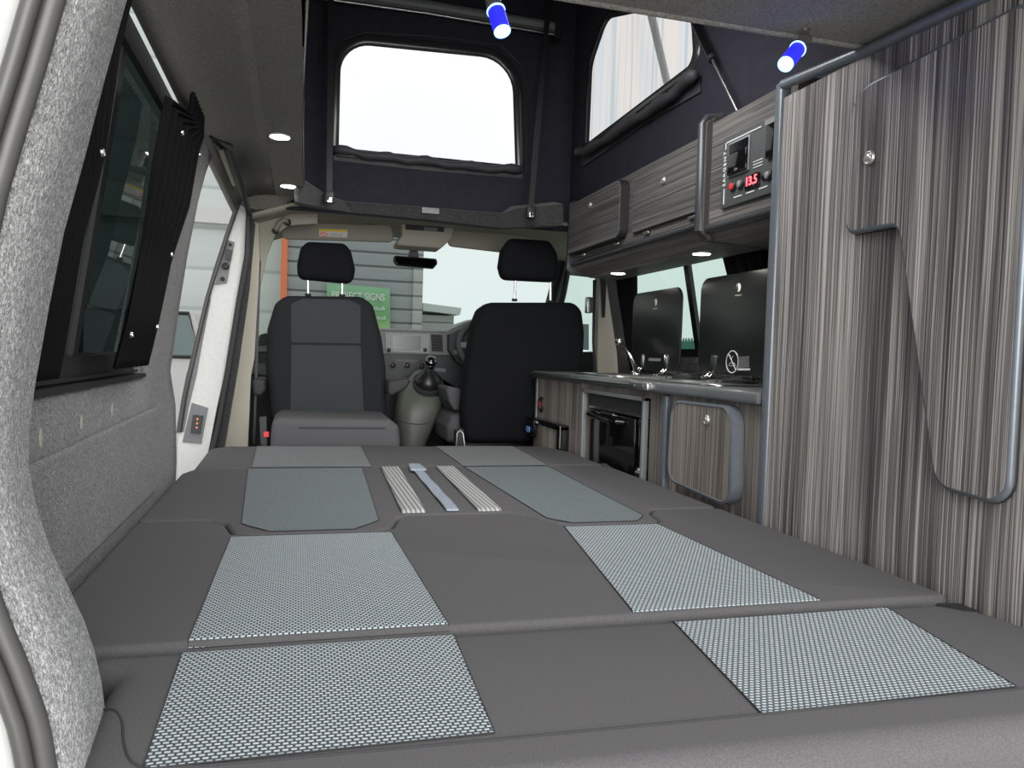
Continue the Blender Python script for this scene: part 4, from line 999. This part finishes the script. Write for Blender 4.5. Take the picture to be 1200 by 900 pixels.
# grab handles
def grab(pts, y, label):
    t = thing('grab_handle', label, 'handle', ony(*pts[0], y), None)
    bm = B(); tube(bm, [ony(u, v, y) for u, v in pts], .011, 10); obj('grip', bm, 'beigedk', t, 60)
    for u, v in (pts[0], pts[-1]):
        bm = B(); cyl(bm, ony(u, v, y+.0), Y_, .014, .03, 12, bev=.003); obj('mount', bm, 'black', t, 50)
grab([(323, 270), (327, 262), (333, 257), (337, 260)], 3.42, 'small folding handle at the upper left corner of the cab')
# seat belt loop left
t = thing('seat_belt', 'dark seat belt with upper anchor by the left door pillar', 'seat belt', ony(300, 310, 3.3))
bm = B(); cyl(bm, ony(300, 303, 3.32), -Y_, .02, .02, 16, bev=.004); obj('anchor', bm, 'beige', t, 50)
bm = B(); prism(bm, [ony(302, 305, 3.34), ony(306, 305, 3.34), ony(303, 400, 3.34), ony(299, 520, 3.34), ony(296, 520, 3.34), ony(300, 400, 3.34)], (0, .003, 0)); obj('webbing', bm, 'black', t)
t = thing('seat_belt', 'dark seat belt with upper anchor on the right beige pillar', 'seat belt', ony(700, 330, 3.3))
bm = B(); cyl(bm, ony(704, 322, 3.33), -Y_, .018, .02, 16, bev=.004); box(bm, ony(699, 0, 3.3).x, ony(706, 0, 3.3).x, 3.28, 3.31, ony(0, 333, 3.3).z, ony(0, 326, 3.3).z+.05, .004); obj('anchor', bm, 'steel', t, 50)
bm = B(); prism(bm, [ony(695, 328, 3.3), ony(699, 328, 3.3), ony(696.5, 400, 3.3), ony(700, 440, 3.3), ony(696, 440, 3.3), ony(694, 400, 3.3)], (0, .003, 0)); obj('webbing', bm, 'black', t)
bm = B(); prism(bm, P3([(704, 320), (711, 324), (709, 372), (706, 372)], 3.325), (0, .01, 0)); obj('height_adjuster', bm, 'black', t)

# ---------------- seats
def seat_headrest(t, pts, y, th, m='seatshaded', rods=()):
    pp = [(ony(u, v, y).x, ony(u, v, y).z) for u, v in pts]
    bm = B(); pillow(bm, dens(rpoly(pp, .035, 6), .04), (0, y, 0), X_, Z_, Y_, th, .035, True, 6); hr = obj('headrest', bm, m, t, 60)
    for (a, b) in rods:
        bm = B(); tube(bm, [ony(*a, y+th/2), ony(*b, y+th/2)], .0055, 10); obj('headrest_rod', bm, 'chrome', t, 60)
        bm = B(); q = ony(*b, y+th/2); cyl(bm, q-Z_*.004, Z_, .013, .012, 14, bev=.003); obj('rod_collar', bm, 'black', t, 60)
# passenger (swivelled, faces the camera)
t = thing('passenger_seat', 'dark fabric front seat swivelled to face the bed, left of the gear lever', 'seat', (.12, 3.2, 0))
yb = 3.32
pp = [(ony(u, v, yb).x, ony(u, v, yb).z) for u, v in [(318, 500), (311, 430), (313, 385), (322, 355), (335, 346), (425, 347), (438, 357), (448, 395), (453, 430), (455, 500)]]
bm = B(); pillow(bm, dens(rpoly(pp, [.045, .05, .05, .05, .06, .06, .05, .05, .05, .045], 5), .05), (0, yb, 0), X_, Z_, Y_, .13, .04, True, 7); bk = obj('backrest', bm, 'seat', t, 60)
q = lambda l, y: [(ony(u, v, y).x, ony(u, v, y).z) for u, v in l]
bm = B(); pillow(bm, dens(rpoly(q([(341, 404), (423, 405), (427, 492), (340, 492)], yb), .008), .05), (0, yb-.004, 0), X_, Z_, Y_, .01, .004, True, 4); obj('centre_panel', bm, 'seatgrey', bk, 60)
bm = B(); pillow(bm, dens(rpoly(q([(341, 402), (341, 356), (355, 350), (408, 351), (423, 358), (423, 403)], yb), .01), .05), (0, yb-.003, 0), X_, Z_, Y_, .01, .004, True, 4); obj('upper_panel', bm, 'seatgrey', bk, 60)
seat_headrest(t, [(349, 326), (348, 310), (352, 290), (360, 282), (404, 284), (412, 293), (417, 315), (414, 332)], yb, .10, rods=(((361, 328), (361, 346)), ((401, 330), (401, 347))))
# seat base cushion
ys_ = 2.90
pp = q([(317, 508), (319, 495), (328, 490), (458, 492), (468, 500), (470, 515), (470, 530), (316, 530)], ys_)
bm = B(); pillow(bm, dens(rpoly(pp, .018, 5), .04), (0, ys_, 0), X_, Z_, Y_, .44, .03, True, 6); sc_ = obj('seat_cushion', bm, 'seatlight', t, 60)
bm = B(); a = q([(350, 492.5), (452, 493.5)], ys_); z_ = a[0][1]
grid(bm, [[Vector((a[0][0]+(a[1][0]-a[0][0])*i/6, ys_+dy, z_+dz)) for i in range(7)] for dy, dz in ((-.002, -.03), (.006, -.008), (.03, .004), (.4, .004))]); obj('centre_panel', bm, 'seatgrey', sc_, 60)
bm = B(); box(bm, -.06, .30, 2.95, 3.35, 0, .40, .01); obj('seat_base', bm, 'black', t, 40)
def armrest(t, pts, y, th, m='blackrough'):
    bm = B(); pillow(bm, rpoly(q(pts, y), .015, 5), (0, y, 0), X_, Z_, Y_, th, .012, True, 4); obj('armrest', bm, m, t, 50)
armrest(t, [(455, 446), (478, 443), (482, 446), (476, 456), (460, 464), (455, 462)], 3.22, .25)
armrest(t, [(295, 444), (311, 444), (311, 458), (305, 465), (297, 462)], 3.24, .25)
t = thing('belt_buckle', 'black seat belt buckle with red button beside the passenger seat', 'buckle', ony(308, 515, 2.95))
bm = B(); prism(bm, P3([(304, 489), (312, 488), (313, 530), (306, 530)], 2.93), (0, .02, 0)); obj('housing', bm, 'black', t)
bm = B(); prism(bm, P3([(309, 506), (315, 506), (315, 512), (309, 512)], 2.925), (0, .006, 0)); obj('release_button', bm, 'red', t)
# driver seat, seen from behind
t = thing('driver_seat', 'black fabric driver seat seen from behind, right of the gear lever', 'seat', (.95, 3.4, 0))
yb = 3.26
pp = q([(546, 520), (543, 480), (548, 430), (556, 380), (563, 362), (575, 354), (675, 354), (684, 364), (687, 390), (684, 450), (684, 520)], yb)
bm = B(); pillow(bm, dens(rpoly(pp, [.045, .06, .06, .06, .05, .06, .06, .05, .05, .05, .045], 5), .05), (0, yb, 0), X_, Z_, Y_, .13, .035, True, 7); obj('backrest', bm, 'seatshaded', t, 60)
seat_headrest(t, [(591, 327), (587, 312), (590, 292), (600, 278), (646, 281), (655, 296), (658, 315), (654, 330)], yb+.02, .10, rods=(((604, 326), (603, 352)), ((645, 329), (645, 354))))
bm = B(); pp = q([(525, 520), (524, 500), (530, 487), (545, 484), (680, 486), (690, 520)], 3.4); pillow(bm, dens(rpoly(pp, .02), .05), (0, 3.4, 0), X_, Z_, Y_, .46, .03, True, 5); obj('seat_cushion', bm, 'seatlight', t, 60)
bm = B(); box(bm, .72, 1.2, 3.42, 3.8, 0, .46, .01); obj('seat_base', bm, 'black', t, 40)
armrest(t, [(522, 452), (537, 455), (546, 460), (546, 480), (533, 482), (526, 470)], 3.45, .26, 'seatlight')
bm = B(); prism(bm, P3([(535, 505), (543, 503), (545, 530), (535, 530)], 3.2), (0, .06, 0)); t2 = obj('belt_buckle', bm, 'black', t)
bm = B(); tube(bm, P3([(534, 528), (536, 508), (539, 504), (543, 508), (545, 526)], 3.195), .003, 8); obj('rim', bm, 'steel', t2, 60)

# ---------------- centre console & gear lever
t = thing('gear_console', 'tapering grey-green gear lever console between the front seats', 'console', (.6, 3.75, 0))
rings = []
for v, ul, ur, n_, tl in ((620, 484, 492, 3, 0), (560, 474, 496, 3, 0), (520, 468, 502, 3, 0), (493, 466, 514, 3, 0), (480, 467, 519, 3, .1), (468, 470, 521, 2.8, .35), (458, 476, 520, 2.4, .6), (451, 483, 519, 2.1, .8)):
    a, b = ony(ul, v, 3.7), ony(ur, v, 3.7); c = (a+b)/2; rings.append(se((c.x, 3.80-.03*tl, c.z+.01*tl), X_, (0, math.cos(tl), math.sin(tl)), (b.x-a.x)/2, .12-.04*tl, n_, 36))
bm = B(); loft(bm, rings); obj('housing', bm, 'sage', t, 60)
bm = B(); a, b = ony(467, 494, 3.675), ony(513, 494, 3.675); tube(bm, [Vector((a.x+(b.x-a.x)*k/10, 3.675+.06*abs(k/5-1)**3, a.z-.012*math.sin(PI*k/10))) for k in range(11)], .002, 6); obj('joint_line', bm, 'black', t)
c = ony(501.5, 450, 3.76); GA = Vector((0, -.68, .73)); GV = Vector((0, .73, .68))
bm = B(); loft(bm, [se(c-GA*.03, X_, GV, .078, .078, 2.2, 30), se(c+GA*.012, X_, GV, .074, .074, 2.2, 30), se(c+GA*.014, X_, GV, .060, .060, 2.2, 30)]); obj('gaiter_ring', bm, 'aludk', t, 60)
c0 = c+GA*.005
bm = B(); gp = [c0, c0+GA*.02+Z_*.005, c0+GA*.025+Z_*.02, c0+GA*.02+Z_*.04, c0+GA*.02+Z_*.065, c0+GA*.02+Z_*.085]
loft(bm, [se(p_, X_, GV.lerp(Y_, k/5), r_*(1+.08*(k % 2)), r_, 2, 24) for k, (p_, r_) in enumerate(zip(gp, (.066, .063, .052, .030, .015, .011)))]); obj('gaiter', bm, plain('black_leather', (.012, .012, .013), .35), t, 40)
g = thing('gear_lever', 'black gear lever with silver ringed ball knob', 'gear lever', c0+Z_*.09)
c0 = gp[-1]-Z_*.07; kt = ony(505, 424, 3.74)
bm = B(); tube(bm, [c0+Z_*.08, kt-Z_*.045, kt-Z_*.03, kt-Z_*.01], [.014, .012, .02, .017], 14); obj('shaft', bm, 'gloss', g, 60)
bm = B(); loft(bm, [se(kt+Vector((0, 0, .028*math.sin(a))), X_, Y_, .027*math.cos(a), .027*math.cos(a), 2, 24) for a in [(-80+16*k)*PI/180 for k in range(11)]]); kn = obj('knob', bm, 'gloss', g, 60)
bm = B(); torus(bm, kt+Vector((0, -.012, .010)), (0, -.75, .6), .021, .004, 26, 8); obj('chrome_ring', bm, 'chrome', kn, 60)

# ---------------- dashboard
YD = 4.0
t = thing('dashboard', 'grey and black dashboard across the cab', 'dashboard', (.5, 4.1, .6))
bm = B(); prism(bm, P3([(446, 386), (523, 388), (545, 378), (560, 373), (690, 380), (690, 410), (523, 416), (446, 414)], YD), (0, .30, 0))
obj('upper_panel', bm, 'dash', t)
bm = B(); prism(bm, P3([(316, 393), (446, 386), (446, 414), (316, 414)], YD), (0, .30, 0)); prism(bm, P3([(300, 394), (316, 392), (316, 412), (298, 412)], YD), (0, .30, 0)); obj('left_panel', bm, 'dash', t)
bm = B(); prism(bm, P3([(292, 412), (690, 414), (690, 470), (560, 470), (520, 445), (292, 452)], YD+.015), (0, .26, 0)); obj('lower_panel', bm, 'dashdk', t)
bm = B(); prism(bm, P3([(294, 425), (316, 427), (316, 440), (294, 438)], YD), (0, .05, 0)); obj('glove_recess', bm, 'dash', t)
bm = B(); tube(bm, [ony(446, 386, YD), ony(525, 388.5, YD)], .007, 8); obj('top_edge', bm, 'silver', t, 60)
rd = None
bm = B(); prism(bm, P3([(451, 390), (503, 391.5), (502, 414), (452, 412)], YD), (0, -.012, 0)); rd = obj('radio', bm, 'silver', t)
bm = B(); prism(bm, P3([(459, 393), (493, 394), (493, 410), (460, 409)], YD-.012), (0, -.004, 0)); obj('screen', bm, 'screen', rd)
for u in (455.5, 498):
    bm = B(); cyl(bm, ony(u, 410, YD-.012), -Y_, .010, .014, 16, bev=.002); obj('knob', bm, 'black', rd, 50)
def vent(pts, n):
    bm = B(); prism(bm, P3(pts, YD), (0, -.006, 0)); v_ = obj('air_vent', bm, 'blackrough', t)
    bm = B()
    for k in range(n):
        s = (k+.5)/n; L0 = Vector((*pts[0], 0)).lerp(Vector((*pts[3], 0)), s); R0 = Vector((*pts[1], 0)).lerp(Vector((*pts[2], 0)), s)
        tube(bm, [ony(L0.x+.6, L0.y, YD-.009), ony(R0.x-.6, R0.y, YD-.009)], .0035, 6)
    obj('louvres', bm, 'rubber', v_)
vent([(505, 391.5), (518, 392.5), (519, 412), (506, 411.5)], 6)
vent([(305, 392), (313, 390), (313, 404), (302, 405)], 5)
for k, u in enumerate((460, 477, 494)):
    bm = B(); p = ony(u, 428+.3*k, YD+.012); cyl(bm, p, -Y_, .014, .02, 20, bev=.003); dl = obj('climate_dial', bm, 'black', t, 50)
    bm = B(); torus(bm, p-Y_*.012, Y_, .0165, .0025, 24, 6); obj('silver_ring', bm, 'lockmetal', dl, 60)
bm = B(); prism(bm, P3([(463, 421), (490, 422), (489, 424.5), (464, 423.5)], YD+.014), (0, -.004, 0)); obj('cd_slot', bm, 'rubber', t)
bm = B(); prism(bm, P3([(510, 431), (522, 432), (522, 436), (508, 435)], YD+.014), (0, -.004, 0)); obj('switch_strip', bm, 'greypaint', t)
bm = B(); prism(bm, P3([(524, 392), (545, 382), (552, 376), (600, 374), (600, 445), (545, 432), (533, 424), (524, 410)], YD-.01), (0, -.06, 0)); obj('binnacle', bm, 'dashdk', t)
bm = B(); tube(bm, P3([(532, 413), (540, 415)], YD-.08), [.016, .010], 10); obj('stalk', bm, 'silver', t, 60)
# steering wheel
c = ony(565, 404, 3.82); t = thing('steering_wheel', 'grey steering wheel partly hidden behind the driver seat', 'steering wheel', c)
ax = Vector((-.0, -.72, .5)).normalized(); bm = B(); R_w = .185
u_ = Vector((1, 0, 0)); v_ = ax.cross(u_).normalized()
cw = Vector((c.x+.065, c.y, c.z-.01))
tube(bm, [cw+(u_*math.cos(2*PI*k/40)*.185+v_*math.sin(2*PI*k/40)*.175) for k in range(40)], .014, 10, True); obj('rim', bm, 'seatlight', t, 60)
bm = B(); loft(bm, [se(cw-ax*.02, u_, v_, .07, .06, 2.6), se(cw+ax*.01, u_, v_, .065, .055, 2.6)]); obj('hub', bm, 'black', t, 50)
for sg in (-1, 1):
    bm = B(); prism(bm, [cw+u_*sg*.05+v_*.02, cw+u_*sg*.18+v_*.015, cw+u_*sg*.18-v_*.015, cw+u_*sg*.05-v_*.03], ax*.012); obj('spoke', bm, 'silver', t)
bm = B(); tube(bm, [cw-ax*.02, cw-ax*.22], .04, 14); obj('column', bm, 'dashdk', t, 60)

# ================================================================== OUTSIDE
YO = 8.0
def po(l, y=YO): return [ony(u, v, y) for u, v in l]
a = ony(337, 300, YO).x; b = ony(496, 300, YO).x
t = thing('clad_building', 'dark grey clad building seen through the windscreen', 'building', ((a+b)/2, YO, -.55))
bm = B(); box(bm, a, b, YO, YO+5, -.55, 2.35); obj('wall', bm, 'clad', t)
bm = B(); box(bm, b-.10, b, YO-.03, YO+.02, -.55, 2.35); obj('corner_post', bm, 'clad2', t)
bm = B(); box(bm, a+.0, b+.1, YO-.1, YO+5, 2.35, 2.45); obj('roof_edge', bm, 'greypaint', t)
a3 = ony(337, 0, YO).x
bm = B(); box(bm, a-.06, a, YO-.05, YO+.03, -.55, 2.9); tag(obj('orange_post', bm, plain('orange_paint', (.8, .18, .06), .5)), 'narrow orange post between pale building and dark clad building', 'post')
t = thing('pale_building', 'pale green-white panelled building outside on the left', 'building', (-3, YO+.3, -.55))
bm = B(); box(bm, -9, a-.05, YO+.2, YO+6, -.55, 4.2); obj('wall', bm, 'shutter', t)
bm = B(); box(bm, -9, a-.05, YO+.1, YO+.2, 2.05, 2.2); obj('white_beam', bm, 'white', t)
b1 = ony(538, 300, YO+3).x; bb = ony(490, 300, YO+3).x; zt_ = ony(500, 357, YO+3).z
t = thing('low_clad_building', 'lower grey clad outbuilding with pale roof, right of the dark clad building', 'building', ((bb+b1)/2, YO+3, -.55))
bm = B(); box(bm, b+.02, b1-.05, YO+3, YO+3.9, -.55, ony(520, 370, YO+3).z); obj('wall', bm, 'clad2', t)
bm = B(); prism(bm, [ony(496, 355, YO+2.9), ony(541, 361, YO+2.9), ony(539, 369, YO+2.9), ony(496, 364, YO+2.9)], (0, 1.2, 0)); obj('roof', bm, 'shutter', t)
# banner
yb_ = YO-.06; t = thing('banner', 'green banner with white lettering on the dark clad building', 'banner', ony(420, 388, yb_))
pts = po([(383, 332), (457, 338), (457, 430), (383, 430)], yb_)
bm = B(); rows = []
for j in range(13):
    r = []
    for i in range(17):
        p = (pts[0].lerp(pts[1], i/16)).lerp(pts[3].lerp(pts[2], i/16), j/12); p.y += .012*math.sin(i*.9+j*.5); r.append(p)
    rows.append(r)
grid(bm, rows); obj('sheet', bm, 'green', t, 60)
def btext(n, s, u, v, size, sx_=1, al='RIGHT'):
    p = ony(u, v, yb_-.02); text(n, s, size, frame(p, (1, 0, 0), (0, 0, 1)), 'whitegraphic', t, .001, 1.0, sx_, al)
btext('headline', 'PROJECT SIGNS', 451, 349, .098, .78)
btext('web_line', '.co.uk', 451.5, 361.5, .06, .9)
btext('web_line', '.co.uk', 452.5, 372.5, .055, .9)
# car outside the open sliding door
yc_ = 6.0; cx = ony(240, 400, yc_).x
t = thing('parked_car', 'pale parked car with dark window outside the open sliding door', 'car', (cx-.8, 7, -.55))
prof = [(-.9, -.30), (-.92, .20), (-.88, .50), (-.80, .62), (-.70, .76), (-.62, 1.05), (-.5, 1.12), (.5, 1.12), (.70, 1.08), (.80, .76), (.84, .62), (.88, .5), (.92, .2), (.9, -.30)]
bm = B(); prism(bm, [(cx-.78+x_, yc_, z_) for x_, z_ in prof], (0, 1.9, 0)); obj('body', bm, 'white', t)
bm = B(); prism(bm, [(cx-.78+x_, yc_-.004, z_) for x_, z_ in [(-.70, .77), (-.62, 1.06), (.66, 1.06), (.74, .77)]], (0, -.01, 0)); w_ = obj('rear_window', bm, plain('car_glass', (.16, .22, .21), .15), t)
bm = B(); tube(bm, [(cx-.78+x_, yc_-.012, z_) for x_, z_ in [(-.71, .76), (-.63, 1.075), (.67, 1.075), (.75, .76)]], .014, 8, True); obj('window_seal', bm, 'black', w_)
for wx in (-.75, .75):
    for wy in (yc_+.35, yc_+1.5):
        bm = B(); cyl(bm, (cx-.78+wx-.1, wy, -.25), X_, .3, .2, 28, bev=.03); obj('wheel', bm, 'black', t, 50)
# green palisade fence seen through right window
t = thing('palisade_fence', 'green metal palisade fence far outside the kitchen window', 'fence', (4.6, 8, -.55))
FX = 4.6; fa_, fb_ = onx(770, 396, FX), onx(850, 399, FX); zf = onx(811, 397, FX).z
bm = B(); y = fb_.y; pit = abs(onx(797, 396, FX).y-onx(825, 396, FX).y)/8.5
while y < fa_.y:
    z1 = zf-.04; prism(bm, [(FX, y, -.55), (FX, y+pit*.55, -.55), (FX, y+pit*.55, z1), (FX, y+pit*.27, z1+.05), (FX, y, z1)], (.02, 0, 0)); y += pit
pal = obj('pales', bm, plain('green_fence_paint', (.05, .2, .13), .5), t); pal['kind'] = 'stuff'
for zz_ in (.0, zf-.2):
    bm = B(); box(bm, FX+.02, FX+.05, fb_.y, fa_.y, zz_, zz_+.06); obj('rail', bm, plain('green_fence_rail', (.05, .2, .13), .5), t)
# ================================================================== LIGHT
w = bpy.data.worlds.new('overcast'); bpy.context.scene.world = w; w.use_nodes = True; nt = w.node_tree
bg = nt.nodes['Background']
tc = N(nt, 'ShaderNodeTexCoord'); nz = N(nt, 'ShaderNodeTexNoise', Scale=2.0, Detail=4.0); nt.links.new(tc.outputs['Generated'], nz.inputs['Vector'])
nt.links.new(ramp(nt, nz.outputs['Fac'], [(.3, (.86, .90, .95)), (.7, (1, 1, 1))]), bg.inputs['Color'])
bg.inputs['Strength'].default_value = .79
def area(name, loc, tgt, sx_, sy_, e, c=(1, 1, 1)):
    L = bpy.data.lights.new(name, 'AREA'); L.shape = 'RECTANGLE'; L.size = sx_; L.size_y = sy_; L.energy = e; L.color = c
    o = bpy.data.objects.new(name, L); col.objects.link(o); o.location = loc
    o.rotation_euler = (Vector(tgt)-Vector(loc)).to_track_quat('-Z', 'Y').to_euler(); return o
area('tailgate_daylight', (.5, -1.6, 2.3), (.4, 1.6, .6), 3.0, 1.8, 58)
area('rear_daylight_fill', (.5, -3.6, 1.15), (.5, 3, 1.05), 3.4, 2.0, 170)  # extra fill lamp behind the camera, added to lift the dim cab
area('tent_fill', (.5, 1.7, 1.80), (.55, 2.3, .6), .7, .6, 9)  # fill lamp added out of view in the tent to brighten the interior
vs_ = bpy.context.scene.view_settings; vs_.view_transform = 'Standard'; vs_.look = 'None'; vs_.exposure = 0.48
